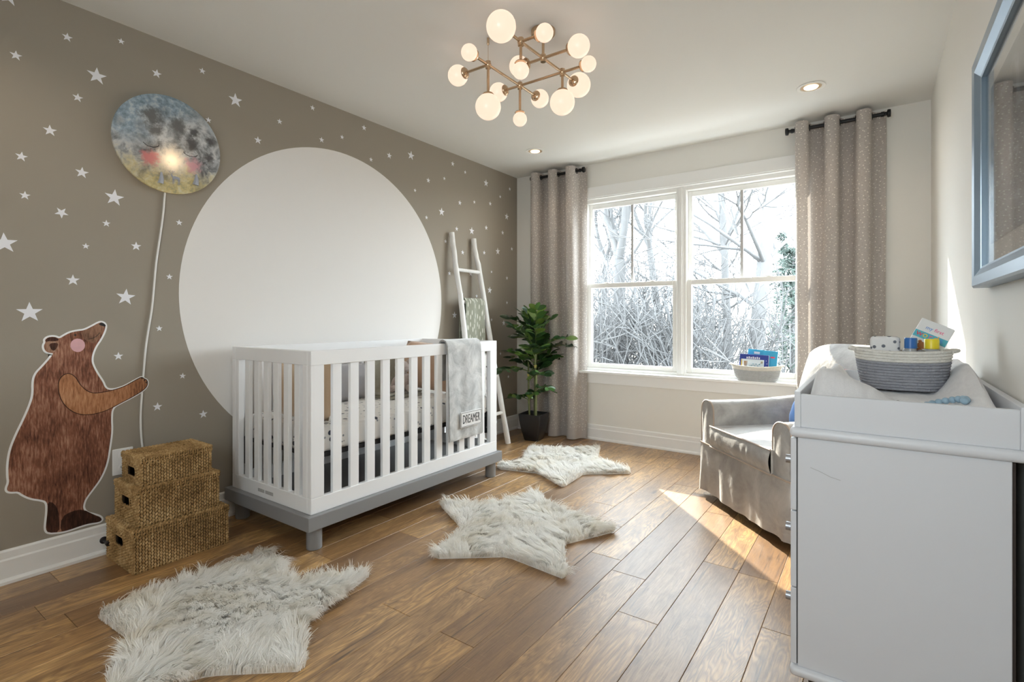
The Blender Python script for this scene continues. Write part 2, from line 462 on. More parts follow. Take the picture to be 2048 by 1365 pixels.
STARS= [(0.55, 2.428, 0.0332), (0.74, 2.346, 0.02), (0.941, 2.416, 0.015), (0.572, 2.195, 0.0209), (0.847, 2.215, 0.0393), (1.09, 2.32, 0.0225), (0.777, 2.09, 0.0203), (0.681, 1.913, 0.0251), (0.589, 1.776, 0.0211), (0.792, 1.755, 0.0261), (0.914, 1.665, 0.0402), (0.6, 1.614, 0.019), (0.72, 1.561, 0.0254), (0.883, 1.538, 0.0171), (1.192, 1.589, 0.0168), (0.537, 1.405, 0.0434), (0.806, 1.423, 0.0148), (1.002, 1.445, 0.0226), (0.76, 1.265, 0.0258), (0.959, 1.196, 0.0408), (0.615, 1.119, 0.0447), (1.147, 1.306, 0.016), (1.101, 1.043, 0.0158), (0.93, 0.914, 0.0202), (1.208, 0.795, 0.0164), (1.093, 0.651, 0.0225), (1.309, 0.581, 0.0227), (1.304, 2.417, 0.0174), (1.479, 2.321, 0.0398), (1.965, 2.44, 0.0181), (1.742, 2.283, 0.0178), (1.335, 2.164, 0.0162), (1.608, 2.132, 0.023), (2.031, 2.254, 0.0192), (2.188, 2.317, 0.0159), (2.371, 2.435, 0.0207), (2.432, 2.227, 0.0168), (2.601, 2.299, 0.024), (2.819, 2.356, 0.0365), (3.301, 2.41, 0.0226), (3.464, 2.376, 0.017), (3.008, 2.205, 0.0223), (3.197, 2.262, 0.0162), (2.862, 2.095, 0.0152), (3.76, 2.344, 0.0354), (4.137, 2.367, 0.0191), (3.98, 2.261, 0.0169), (3.393, 2.095, 0.023), (3.59, 2.138, 0.0174), (3.823, 2.166, 0.022), (2.988, 1.903, 0.017), (3.164, 1.978, 0.0357), (4.086, 2.087, 0.0345), (3.352, 1.864, 0.0213), (3.554, 1.874, 0.0357), (3.763, 1.933, 0.0234), (4.019, 1.922, 0.0227), (3.212, 1.739, 0.0178), (3.43, 1.67, 0.0216), (3.733, 1.699, 0.0217), (3.941, 1.733, 0.0354), (4.172, 1.782, 0.0198), (3.26, 1.476, 0.0199), (3.539, 1.493, 0.0262), (3.843, 1.531, 0.0144), (4.09, 1.489, 0.0207), (3.815, 1.358, 0.0346), (3.417, 1.304, 0.0231), (3.623, 1.296, 0.0175), (4.09, 1.249, 0.0173), (3.324, 1.123, 0.0317), (4.037, 1.051, 0.0285), (4.114, 0.525, 0.0173), (3.843, 1.083, 0.0166), (3.984, 0.758, 0.017)]
BEAR= [(0.866, 1.076), (0.88, 1.064), (0.876, 1.037), (0.861, 0.999), (0.842, 0.967), (0.829, 0.93), (0.826, 0.897), (0.834, 0.868), (0.849, 0.834), (0.868, 0.799), (0.876, 0.772), (0.890, 0.758), (0.918, 0.756), (0.953, 0.766), (0.982, 0.782), (1.016, 0.801), (1.026, 0.804), (1.035, 0.794), (1.044, 0.79), (1.049, 0.776), (1.044, 0.756), (1.025, 0.738), (0.982, 0.713), (0.941, 0.694), (0.904, 0.674), (0.9, 0.622), (0.903, 0.564), (0.894, 0.488), (0.884, 0.413), (0.861, 0.352), (0.83, 0.308), (0.804, 0.273), (0.796, 0.247), (0.796, 0.229), (0.807, 0.206), (0.838, 0.188), (0.861, 0.171), (0.866, 0.155), (0.853, 0.15), (0.823, 0.155), (0.793, 0.155), (0.742, 0.149), (0.713, 0.151), (0.675, 0.161), (0.667, 0.179), (0.669, 0.214), (0.673, 0.257), (0.672, 0.297), (0.652, 0.312), (0.619, 0.327), (0.593, 0.35), (0.58, 0.367), (0.561, 0.37), (0.547, 0.376), (0.544, 0.389), (0.552, 0.413), (0.549, 0.439), (0.549, 0.49), (0.556, 0.548), (0.574, 0.605), (0.599, 0.669), (0.619, 0.728), (0.628, 0.77), (0.627, 0.823), (0.635, 0.857), (0.658, 0.886), (0.682, 0.92), (0.694, 0.942), (0.679, 0.943), (0.665, 0.952), (0.66, 0.975), (0.667, 0.99), (0.664, 1.001), (0.675, 1.012), (0.696, 1.014), (0.713, 1.004), (0.727, 1.015), (0.749, 1.03), (0.778, 1.037), (0.8, 1.039), (0.83, 1.057), (0.853, 1.073)]
ARM= [(0.72, 0.836), (0.742, 0.85), (0.767, 0.832), (0.785, 0.788), (0.823, 0.747), (0.876, 0.748), (0.916, 0.755), (0.953, 0.766), (0.982, 0.782), (1.016, 0.801), (1.026, 0.804), (1.035, 0.794), (1.044, 0.79), (1.049, 0.776), (1.044, 0.756), (1.025, 0.738), (0.982, 0.713), (0.941, 0.694), (0.904, 0.674), (0.869, 0.66), (0.823, 0.653), (0.778, 0.662), (0.742, 0.693), (0.72, 0.732), (0.71, 0.778), (0.711, 0.814)]
EAR= [(0.667, 0.99), (0.675, 0.995), (0.694, 0.993), (0.713, 0.991), (0.708, 0.964), (0.699, 0.946), (0.682, 0.944), (0.669, 0.954), (0.662, 0.972)]
EARIN= [(0.677, 0.983), (0.694, 0.987), (0.709, 0.984), (0.704, 0.963), (0.694, 0.951), (0.684, 0.958)]
EAR2= [(0.665, 1.0), (0.675, 1.011), (0.696, 1.012), (0.712, 1.002), (0.706, 0.994), (0.686, 0.993), (0.669, 0.99)]
NOSE= [(0.852, 1.068), (0.866, 1.076), (0.88, 1.064), (0.879, 1.054), (0.869, 1.058), (0.859, 1.062)]
EYE= [(0.762, 1.019), (0.767, 1.024), (0.773, 1.02), (0.768, 1.013)]
CHEEK= [(0.803, 0.971), (0.801, 0.959), (0.794, 0.949), (0.785, 0.943), (0.774, 0.942), (0.763, 0.947), (0.755, 0.956), (0.751, 0.967), (0.751, 0.98), (0.755, 0.991), (0.763, 0.999), (0.774, 1.003), (0.785, 1.001), (0.794, 0.995), (0.801, 0.984)]
LEG= [(0.673, 0.297), (0.694, 0.286), (0.71, 0.245), (0.712, 0.2), (0.713, 0.151), (0.675, 0.161), (0.667, 0.179), (0.669, 0.214), (0.673, 0.257)]
FOOT= [(0.72, 0.215), (0.756, 0.231), (0.796, 0.227), (0.838, 0.188), (0.861, 0.171), (0.866, 0.155), (0.853, 0.15), (0.823, 0.155), (0.793, 0.155), (0.742, 0.149), (0.715, 0.152)]
CLAWS= [[(1.021, 0.8), (1.025, 0.806), (1.031, 0.795)], [(1.033, 0.788), (1.037, 0.796), (1.04, 0.784)], [(1.04, 0.778), (1.047, 0.785), (1.046, 0.771)]]
MOUTH= [(0.815, 0.999), (0.83, 1.002), (0.845, 1.011), (0.858, 1.028)]
CORD= [(1.123, 1.733), (1.116, 1.616), (1.096, 1.462), (1.083, 1.361), (1.075, 1.249), (1.066, 1.137), (1.049, 1.026), (1.038, 0.94), (1.03, 0.818), (1.023, 0.721), (1.017, 0.6), (1.021, 0.501), (1.027, 0.456)]
# ================================================================== ACCENT WALL: STARS, BEAR, MOON LAMP
m_star = mat('white_vinyl_sticker', (0.83, 0.83, 0.88), 0.5, spec=0.3)
def star_zone(y, z):
    """words for where a star is, from the things round it"""
    if z < 1.12 and y < 0.70: return 'beside the bear head at the left edge'
    if y < 1.06 and 0.85 < z < 1.0: return "between the bear's snout and its paw"
    if y > 1.0 and y < 1.45 and z < 0.9: return 'between the lamp cord and the crib'
    if y < 1.06 and z < 1.35: return 'above the bear'
    if 1.0 < y < 1.25 and z < 1.7: return 'between the lamp cord and the cream circle'
    if y < 1.06 and z < 1.72: return 'below left of the moon lamp'
    if y < 0.9 and z < 2.12: return 'left of the moon lamp'
    if y < 1.15 and z > 2.1: return 'above and left of the moon lamp'
    if y < 1.7: return 'between the moon lamp and the ceiling line'
    if y < 2.65: return 'just above the top of the cream circle'
    if z > 1.88 and y < 3.35: return 'to the upper right of the cream circle'
    if z > 1.84: return 'in the top right corner by the curtain'
    if y < 3.5: return 'beside the left rail of the white ladder'
    if z > 1.2: return 'right of the ladder top'
    return 'behind the plant beside the ladder'
zones = {}
for s in STARS: zones.setdefault(star_zone(s[0], s[1]), []).append(s)
ordn = ['first', 'second', 'third', 'fourth', 'fifth', 'sixth', 'seventh', 'eighth', 'ninth', 'tenth', 'eleventh', 'twelfth', 'thirteenth', 'fourteenth', 'fifteenth']
srng = random.Random(3)
star_meshes = {}
for zn, ss in zones.items():
    ss.sort()
    for i, (y, z, r) in enumerate(ss):
        up = PI / 2 + srng.uniform(-.10, .06)
        if abs(y - .72) < .01 and abs(z - 1.561) < .01: up += PI / 5
        lo = []
        for k in range(10):
            rr = r if k % 2 == 0 else r * .40
            lo.append((rr * math.cos(up + k * PI / 5), rr * math.sin(up + k * PI / 5)))
        o = MB().prism([(0, a, b) for a, b in lo], [(.0006, a, b) for a, b in lo]).build('star_sticker', m_star)
        o.location = (0.0001, y, z)
        size = 'large' if r > .033 else ('medium' if r > .0215 else 'small')
        lab = '%s white star sticker %s' % (size, zn)
        if len(ss) > 1: lab += ', %s from the left' % ordn[i]
        tag(o, lab, 'wall sticker', 'white star stickers on the taupe wall')

# ---- bear sticker (flat cut-out print)
def fur_print(name, dark, mid, light, ang=0.0, sc=1.0):
    k = NT(name, rough=0.6, spec=0.25)
    v = k.coord('Object', scale=(1, 150 * sc, 22 * sc), rot=(ang, 0, 0))
    st = k.noise(v, 1.0, 4, .65, .3)
    v2 = k.coord('Object', scale=(1, 9, 6))
    bl = k.noise(v2, 1.0, 3, .55)
    t = k.mix(0.42, st, bl)
    k.color(k.ramp(t, [(0.34, dark), (0.50, mid), (0.68, light)]))
    return k.m
m_bwhite = mat('sticker_white_edge', (0.86, 0.86, 0.86), 0.5)
m_bfur = fur_print('bear_fur_print', (0.050, 0.017, 0.012), (0.245, 0.098, 0.058), (0.56, 0.31, 0.21), .10)
m_barm = fur_print('bear_arm_print', (0.13, 0.050, 0.026), (0.42, 0.185, 0.085), (0.66, 0.37, 0.21), 1.1)
m_bdark = fur_print('bear_dark_print', (0.014, 0.006, 0.005), (0.045, 0.018, 0.011), (0.13, 0.05, 0.03), .1)
m_bsnout = fur_print('bear_snout_print', (0.10, 0.048, 0.030), (0.30, 0.155, 0.095), (0.50, 0.33, 0.24), -.7)
m_bblack = mat('bear_black_print', (0.01, 0.008, 0.008), 0.5)
m_bpink = mat('bear_cheek_print', (0.70, 0.40, 0.42), 0.6, var=(30, .15))
bx0, by0, bz0 = 0.0, 0.76, 0.15
bear = thing('bear_sticker', 'brown standing bear wall sticker with white cut edge and pink cheek', 'wall sticker', (0.0, by0, bz0))
def flat(loop, x0, x1): return MB().prism([(x0, a, b) for a, b in loop], [(x1, a, b) for a, b in loop])
def offset(loop, d):
    n = len(loop); out = []
    area = sum(loop[i][0] * loop[(i + 1) % n][1] - loop[(i + 1) % n][0] * loop[i][1] for i in range(n))
    sg = 1 if area > 0 else -1
    for i in range(n):
        p0, p1, p2 = Vector(loop[i - 1]), Vector(loop[i]), Vector(loop[(i + 1) % n])
        t = (p2 - p0).normalized(); out.append((p1.x + sg * t.y * d, p1.y - sg * t.x * d))
    return out
bs = smooth_loop(BEAR, 2)
flat(offset(bs, .0075), 0.0002, 0.0012).build('white_border', m_bwhite, bear)
flat(bs, 0.0010, 0.0016).build('body', m_bfur, bear)
flat(smooth_loop(LEG, 1), 0.0014, 0.0020).build('leg', m_bdark, bear)
flat(smooth_loop(FOOT, 1), 0.0014, 0.0020).build('foot', m_bdark, bear)
e2 = flat(smooth_loop(EAR2, 1), 0.0014, 0.0019).build('ear', m_bdark, bear)
e1 = flat(smooth_loop(EAR, 1), 0.0014, 0.0022).build('ear', m_bsnout, bear)
flat(smooth_loop(EARIN, 1), 0.0020, 0.0026).build('inner_ear', m_bdark, e1)
SN = [(0.786, 1.03), (0.80, 1.037), (0.83, 1.054), (0.853, 1.069), (0.866, 1.072), (0.874, 1.060), (0.870, 1.037), (0.856, 1.002), (0.838, 0.976), (0.818, 0.985), (0.80, 1.0)]
sn = flat(smooth_loop(SN, 1), 0.0013, 0.0019).build('snout', m_bsnout, bear)
flat(smooth_loop(NOSE, 1), 0.0017, 0.0024).build('nose', m_bblack, bear)
flat(smooth_loop(EYE, 1), 0.0015, 0.0022).build('eye', m_bblack, bear)
flat(CHEEK, 0.0015, 0.0021).build('cheek', m_bpink, bear)
MB().tube([(0.002, a, b) for a, b in MOUTH], .0011, 5).build('mouth', m_bblack, bear)
arm_s = smooth_loop(ARM, 2)
flat(offset(arm_s, .0035), 0.0016, 0.0021).build('arm_outline', m_bdark, bear)
arm = flat(arm_s, 0.0019, 0.0027).build('arm', m_barm, bear)
for c in CLAWS: flat(c, 0.0025, 0.0031).build('claw', m_bblack, arm)

# ---- moon lamp: shallow translucent dish with a printed face and a bulb behind it
def moon_material():
    k = NT('printed_moon_shade', rough=0.45, spec=0.35)
    v = k.coord('Object')
    sep = k.node('SeparateXYZ'); k.L(v, sep.inputs[0])
    n1 = k.noise(v, 13, 7, .66, .5); n2 = k.noise(v, 38, 6, .66); n3 = k.noise(v, 3.4, 3, .5, .2)
    grey = k.ramp(n1, [(0.36, (0.14, 0.15, 0.17)), (0.44, (0.36, 0.39, 0.42)), (0.51, (0.60, 0.63, 0.66)), (0.60, (0.84, 0.86, 0.88))])
    blue = k.ramp(n2, [(0.36, (0.16, 0.28, 0.40)), (0.5, (0.36, 0.52, 0.66)), (0.62, (0.70, 0.80, 0.86))])
    up = k.math('ADD', k.math('MULTIPLY', sep.outputs[2], 3.2), k.math('MULTIPLY', sep.outputs[1], -1.2))
    up = k.math('ADD', up, k.math('MULTIPLY', k.math('SUBTRACT', n3, .5), 1.7))
    c = k.mix(k.ramp(up, [(0.25, (0, 0, 0)), (0.62, (.85, .85, .85))]), grey, blue)
    yel = k.ramp(n2, [(0.36, (0.46, 0.44, 0.26)), (0.5, (0.74, 0.64, 0.30)), (0.64, (0.84, 0.80, 0.60))])
    dn = k.math('ADD', k.math('MULTIPLY', sep.outputs[2], -4.2), k.math('MULTIPLY', k.math('SUBTRACT', n1, .5), 1.6))
    c = k.mix(k.ramp(dn, [(0.25, (0, 0, 0)), (0.80, (1, 1, 1))]), c, yel)
    # round dark maria
    mr = k.voro(v, 7.0, 1.0)
    c = k.mix(k.ramp(mr, [(0.10, (.35, .35, .35)), (0.26, (0, 0, 0))]), c, (0.075, 0.075, 0.095))
    dnm = k.math('ADD', k.math('MULTIPLY', sep.outputs[2], -4.2), 0.25)
    def blotch(py, pz, s, col, c):
        d = k.node('VectorMath'); d.operation = 'DISTANCE'; mp = k.node('Mapping'); mp.inputs['Scale'].default_value = (0, 1, 1)
        k.L(v, mp.inputs[0]); k.L(mp.outputs[0], d.inputs[0]); d.inputs[1].default_value = (0, py, pz)
        dd = k.math('ADD', d.outputs['Value'], k.math('MULTIPLY', k.math('SUBTRACT', n2, .5), s * 2.2))
        return k.mix(k.ramp(dd, [(s * .45, (.95, .95, .95)), (s * 1.1, (0, 0, 0))]), c, col)
    for py, pz, s_ in ((.092, .026, .040), (.187, .066, .028), (.178, -.026, .030), (-.080, .115, .055), (.033, .095, .050), (-.075, .050, .036), (.105, .085, .030)):
        c = blotch(py, pz, s_, (0.105, 0.108, 0.125) if py > .05 else (0.20, 0.205, 0.215), c)
    c = blotch(.0, -.075, .075, (0.88, 0.84, 0.78), c)
    c = blotch(-.093, -.092, .042, (0.80, 0.26, 0.28), c)
    c = blotch(.102, -.085, .042, (0.82, 0.42, 0.50), c)
    st = k.voro(v, 26, 1.0)
    c = k.mix(k.ramp(st, [(0.05, (.8, .8, .8)), (0.10, (0, 0, 0))]), c, (0.85, 0.88, 0.92))
    k.color(c)
    tl = k.node('BsdfTranslucent'); k.L(k.mix(.35, c, (1, .93, .80)), tl.inputs[0])
    mx = k.node('MixShader'); mx.inputs[0].default_value = 0.38
    k.L(k.p.outputs[0], mx.inputs[1]); k.L(tl.outputs[0], mx.inputs[2]); k.L(mx.outputs[0], k.out.inputs[0])
    return k.m
my, mz, mr_ = 1.135, 1.968, 0.243
lamp = thing('moon_lamp', 'round illustrated moon wall lamp with sleepy face, lit from behind', 'wall lamp', (0, my, mz))
m_moon = moon_material(); m_ink = mat('face_ink', (0.05, 0.05, 0.06), 0.6); m_deer = mat('deer_ink', (0.40, 0.42, 0.48), 0.6)
m_cordw = mat('white_cord', (0.80, 0.79, 0.77), 0.45); m_backp = mat('lamp_back', (0.75, 0.74, 0.7), 0.6)
def dish(r): return 0.034 + 0.026 * math.sqrt(max(0, 1 - (r / mr_) ** 2 * .97))
sh = MB()
def moon_pt(u, v):
    r = mr_ * v; return (dish(r), my + r * math.cos(2 * PI * u), mz + r * math.sin(2 * PI * u))
sh.grid(lambda u, v: moon_pt(u, .02 + .98 * v), 72, 14, cu=True)
n0 = len(sh.v); sh.v.append((dish(0), my, mz)); sh.f += [((i + 1) % 72 * 15, i * 15, n0) for i in range(72)]
sh.grid(lambda u, v: (dish(mr_) - .012 * v, my + (mr_ - .0 * v) * math.cos(2 * PI * u), mz + mr_ * math.sin(2 * PI * u)), 72, 1, cu=True)
shade = sh.build('shade', m_moon, lamp, smooth=50)
MB().lathe([(.002, .001), (.075, .001), (.075, .016), (.03, .020), (.002, .020)], (0, my, mz - .06), 24, 'x').build('back_plate', m_backp, lamp, smooth=40)
m_bulb = mat('warm_bulb', (1, .9, .7), .4, emit=((1.0, .72, .42), 3.0))
MB().sphere((.024, my, mz - .078), .006, 12, 8).build('bulb', m_bulb, lamp, smooth=0)
bl_d = bpy.data.lights.new('bulb_light', 'POINT'); bl_d.energy = 0.24; bl_d.color = (1, .72, .42); bl_d.shadow_soft_size = .02
bl = bpy.data.objects.new('bulb_light', bl_d); COL.objects.link(bl); bl.parent = lamp; bl.location = (.020, .0, -.078)
def on_moon(a, b): return (dish(math.hypot(a, b)) + .0012, my + a, mz + b)
for a0, b0 in ((-.090, -.026), (.086, -.028)):
    MB().tube([on_moon(a0 + .034 * math.cos(t), b0 + .008 + .020 * math.sin(t)) for t in np.linspace(PI * 1.08, PI * 1.92, 12)], .0014, 5).build('eyelid', m_ink, shade)
def deer(a, b, s):
    mb = MB(); P = lambda x, y: on_moon(a + x * s, b + y * s)
    mb.tube([P(-.5, .05), P(-.2, .12), P(.3, .10), P(.55, 0.02)], [.22 * s, .27 * s, .24 * s, .18 * s], 6)
    for lx in (-.45, -.3, .38, .55): mb.tube([P(lx, -.1), P(lx + .03, -.5), P(lx, -.95)], [.09 * s, .05 * s, .04 * s], 5)
    mb.tube([P(-.45, .1), P(-.65, .45), P(-.75, .6)], [.16 * s, .11 * s, .08 * s], 6)
    for q in (-1, 1):
        mb.tube([P(-.72, .65), P(-.72 + q * .25, .9), P(-.75 + q * .5, 1.15)], .03 * s, 4); mb.tube([P(-.72 + q * .25, .9), P(-.72 + q * .15, 1.2)], .025 * s, 4)
    return mb
deer(.020, -.168, .030).build('deer_drawing', m_deer, shade)
MB().tube([on_moon(-.046, -.205), on_moon(-.043, -.18), on_moon(-.045, -.150)], [.013, .010, .004], 6).build('tree_drawing', m_deer, shade)
MB().tube([on_moon(.115, -.180), on_moon(.118, -.155), on_moon(.116, -.125)], [.016, .011, .004], 6).build('tree_drawing', m_deer, shade)
cpts = [(.008, a, b) for a, b in CORD]
cpts = [(.020, 1.125, 1.76)] + cpts + [(.008, 1.02, .42), (.008, .99, .40), (.006, .952, .408)]
for _ in range(2):
    q = [cpts[0]]
    for a, b in zip(cpts, cpts[1:]): q += [tuple(.75 * x + .25 * y for x, y in zip(a, b)), tuple(.25 * x + .75 * y for x, y in zip(a, b))]
    cpts = q + [cpts[-1]]
# the cord tucks behind the bear's paw
for seg_ in ([p for p in cpts if p[2] > .800], [p for p in cpts if p[2] < .742]):
    MB().tube(seg_, .0046, 8).build('cord', m_cordw, lamp, smooth=40)

# ---- outlet and door stop
m_plate = mat('outlet_plastic', (0.85, 0.85, 0.84), 0.35); m_slot = mat('dark_slot', (0.03, 0.03, 0.03), 0.6)
ot = thing('wall_outlet', 'white electrical outlet plate behind the wicker boxes', 'outlet', (0, .945, .412))
op = MB().box((0, .905, .350), (.006, .988, .474)).build('cover_plate', m_plate, ot, bevel=.003)
for zz in (.442, .384):
    rc = MB().lathe([(.001, .0055), (.018, .0055), (.018, .0085), (.001, .0085)], (0, .945, zz), 20, 'x').build('socket', m_plate, ot, smooth=40)
    for dy in (-.007, .007): MB().box((.0082, .945 + dy - .001, zz - .002), (.0088, .945 + dy + .001, zz + .007)).build('slot', m_slot, rc)
m_dstop = mat('dark_bronze', (0.035, 0.032, 0.035), 0.4, metal=.6)
ds = thing('door_stop', 'dark bronze door stop screwed into the baseboard', 'door stop', (.016, .868, .066))
MB().lathe([(.001, .012), (.016, .012), (.016, .017), (.007, .020), (.006, .060), (.001, .060)], (.004, .868, .066), 16, 'x').build('post', m_dstop, ds, smooth=40)
MB().lathe([(.001, .060), (.010, .060), (.0125, .066), (.0125, .076), (.009, .080), (.001, .080)], (.004, .868, .066), 16, 'x').build('bumper', m_bblack, ds, smooth=40)

# ---- three seagrass boxes
def grass_mat(name, a, b, c):
    k = NT(name, rough=0.75, spec=0.25)
    n = k.noise(k.coord('Object'), 60, 4, .7); n2 = k.noise(k.coord('Object'), 9, 2)
    k.color(k.ramp(k.mix(.4, n, n2), [(0.34, a), (0.5, b), (0.64, c)])); return k.m
m_grass = grass_mat('seagrass', (0.165, 0.095, 0.034), (0.40, 0.25, 0.105), (0.63, 0.45, 0.225))
m_gdark = mat('seagrass_core', (0.035, 0.020, 0.008), 0.9)
def loz(mb, c, du, dv, dn, lu, lv, ln):
    c = Vector(c); du = Vector(du); dv = Vector(dv); dn = Vector(dn)
    P = [c - dv * lv, c + du * lu * .8 - dv * lv * .45, c + du * lu * .8 + dv * lv * .45, c + dv * lv, c - du * lu * .8 + dv * lv * .45, c - du * lu * .8 - dv * lv * .45,
         c + dn * ln + dv * lv * .4, c + dn * ln - dv * lv * .4]
    mb.add(P, [(0, 1, 7), (1, 2, 6, 7), (2, 3, 6), (3, 4, 6), (4, 5, 7, 6), (5, 0, 7)])
def weave_face(mb, o, eu, ev, en, W_, H_, pu=.0112, pv=.0150, hole=None, rnd=random.Random(5)):
    """o: lower corner; columns of twisted strands over a W x H rectangle"""
    o = Vector(o); eu = Vector(eu); ev = Vector(ev); en = Vector(en)
    nu = max(2, round(W_ / pu)); nv = max(2, round(H_ / pv))
    for i in range(nu):
        for j in range(nv + (i % 2)):
            u = (i + .5) * W_ / nu; v = min(H_ - .004, max(.004, (j + (.5 if i % 2 == 0 else 0)) * H_ / nv))
            if hole and hole[0] < u < hole[1] and hole[2] < v < hole[3]: continue
            a = (.38 if i % 2 else -.38) + rnd.uniform(-.15, .15)
            du = eu * math.cos(a) + ev * math.sin(a); dv = ev * math.cos(a) - eu * math.sin(a)
            loz(mb, o + eu * u + ev * v + en * rnd.uniform(-.0004, .0006), du, dv, en, W_ / nu * .56, H_ / nv * .60, .0062)
def wicker_box(x0, x1, y0, y1, z0, z1, label):
    t = thing('wicker_box', label, 'storage basket', ((x0 + x1) / 2, (y0 + y1) / 2, z0), group='stacked seagrass storage boxes')
    zl = z1 - .028; e = .003; tp = .010
    hy = (x0 + x1) / 2; hz0 = zl - .070; hz1 = zl - .024
    core = MB()
    # tapered walls with a hand hole in the near end
    core.box((x0 + e, y1 - .010, z0), (x1 - e, y1 - e, zl)); core.box((x0 + e, y0 + .01, z0), (x0 + .010, y1 - .01, zl)); core.box((x1 - .010, y0 + .01, z0), (x1 - e, y1 - .01, zl))
    core.box((x0 + .01, y0 + .01, z0), (x1 - .01, y1 - .01, z0 + .006))
    hw = .046
    core.box((x0 + e, y0 + e, z0), (hy - hw, y0 + .010, zl)); core.box((hy + hw, y0 + e, z0), (x1 - e, y0 + .010, zl))
    core.box((hy - hw, y0 + e, z0), (hy + hw, y0 + .010, hz0)); core.box((hy - hw, y0 + e, hz1), (hy + hw, y0 + .010, zl))
    core.build('body', m_gdark, t)
    wv = MB(); Wx = x1 - x0; Wy = y1 - y0; Hh = zl - z0
    weave_face(wv, (x1 - e, y0, z0), (0, 1, 0), (0, 0, 1), (1, 0, 0), Wy, Hh)
    weave_face(wv, (x0, y0 + e, z0), (1, 0, 0), (0, 0, 1), (0, -1, 0), Wx, Hh, pu=.0150, pv=.0120, hole=(hy - hw - x0, hy + hw - x0, hz0 - z0, hz1 - z0))
    weave_face(wv, (x1, y1 - e, z0), (-1, 0, 0), (0, 0, 1), (0, 1, 0), Wx, Hh, pu=.0150, pv=.0120)
    weave_face(wv, (x0 + e, y1, z0), (0, -1, 0), (0, 0, 1), (-1, 0, 0), Wy, Hh)
    for cx_, cy_ in ((x0 + e, y0 + e), (x1 - e, y0 + e), (x1 - e, y1 - e), (x0 + e, y1 - e)):
        for j in range(int(Hh / .011)):
            loz(wv, (cx_, cy_, z0 + .006 + j * .011), (.7, -.7, .3), (.3, .3, .9), ((1 if cx_ > hy else -1) * .7, (1 if cy_ > (y0 + y1) / 2 else -1) * .7, 0), .008, .008, .006)
    tag(wv.build('weave', m_grass, t, fix=False), kind='stuff')
    MB().tube([(hy - hw, y0 - .001, hz0), (hy + hw, y0 - .001, hz0), (hy + hw, y0 - .001, hz1), (hy - hw, y0 - .001, hz1)], .004, 6, close=True).build('handle_rim', m_grass, t)
    q = .004
    lid = MB().box((x0 - q + .004, y0 - q + .004, zl), (x1 + q - .004, y1 + q - .004, z1 - .004)).build('lid', m_gdark, t)
    lw = MB()
    weave_face(lw, (x0 - q, y0 - q, z1 - .005), (1, 0, 0), (0, 1, 0), (0, 0, 1), Wx + 2 * q, Wy + 2 * q, pu=.012, pv=.015)
    for o_, eu, en, W_ in (((x1 + q - .004, y0 - q, zl), (0, 1, 0), (1, 0, 0), Wy + 2 * q), ((x0 - q, y0 - q + .004, zl), (1, 0, 0), (0, -1, 0), Wx + 2 * q),
                           ((x1 + q, y1 + q - .004, zl), (-1, 0, 0), (0, 1, 0), Wx + 2 * q), ((x0 - q + .004, y1 + q, zl), (0, -1, 0), (-1, 0, 0), Wy + 2 * q)):
        weave_face(lw, o_, eu, (0, 0, 1), en, W_, z1 - zl - .002, pu=.010, pv=.011)
    tag(lw.build('lid_weave', m_grass, lid, fix=False), kind='stuff')
wicker_box(0.055, 0.362, 0.868, 1.262, 0.000, 0.186, 'largest woven seagrass lidded box, bottom of the stack')
wicker_box(0.075, 0.335, 0.893, 1.232, 0.186, 0.356, 'middle woven seagrass lidded box of the stack')
wicker_box(0.105, 0.318, 0.912, 1.204, 0.356, 0.484, 'smallest woven seagrass lidded box on top of the stack')
# ================================================================== CRIB
m_crib = mat('white_crib_lacquer', (0.84, 0.84, 0.845), 0.32, spec=0.45)
m_cgrey = mat('grey_crib_base', (0.245, 0.245, 0.250), 0.42, spec=0.4)
m_mframe = mat('dark_steel_frame', (0.025, 0.025, 0.028), 0.5)
m_plateg = mat('grey_label_print', (0.42, 0.42, 0.42), 0.5, var=(160, .5)); m_screw = mat('screw_head', (0.20, 0.20, 0.22), 0.4, metal=.7)
CX0, CX1, CY0, CY1 = 0.060, 0.785, 1.432, 2.878
crib = thing('baby_crib', 'white slatted baby crib on a grey plinth with round feet', 'crib', ((CX0 + CX1) / 2, (CY0 + CY1) / 2, 0))
MB().box((0.034, 1.402, 0.105), (0.812, 2.905, 0.172)).build('plinth', m_cgrey, crib, bevel=.003)
for fx, fy in ((.755, 1.470), (.755, 2.845), (.095, 1.470), (.095, 2.845)):
    MB().lathe([(.001, 0), (.033, 0), (.036, .003), (.036, .105), (.001, .105)], (fx, fy, 0), 24).build('foot', m_cgrey, crib, smooth=40)
T = 0.030; ZT = 0.940; ZR = 0.872; ZL = 0.246; ZB = 0.172
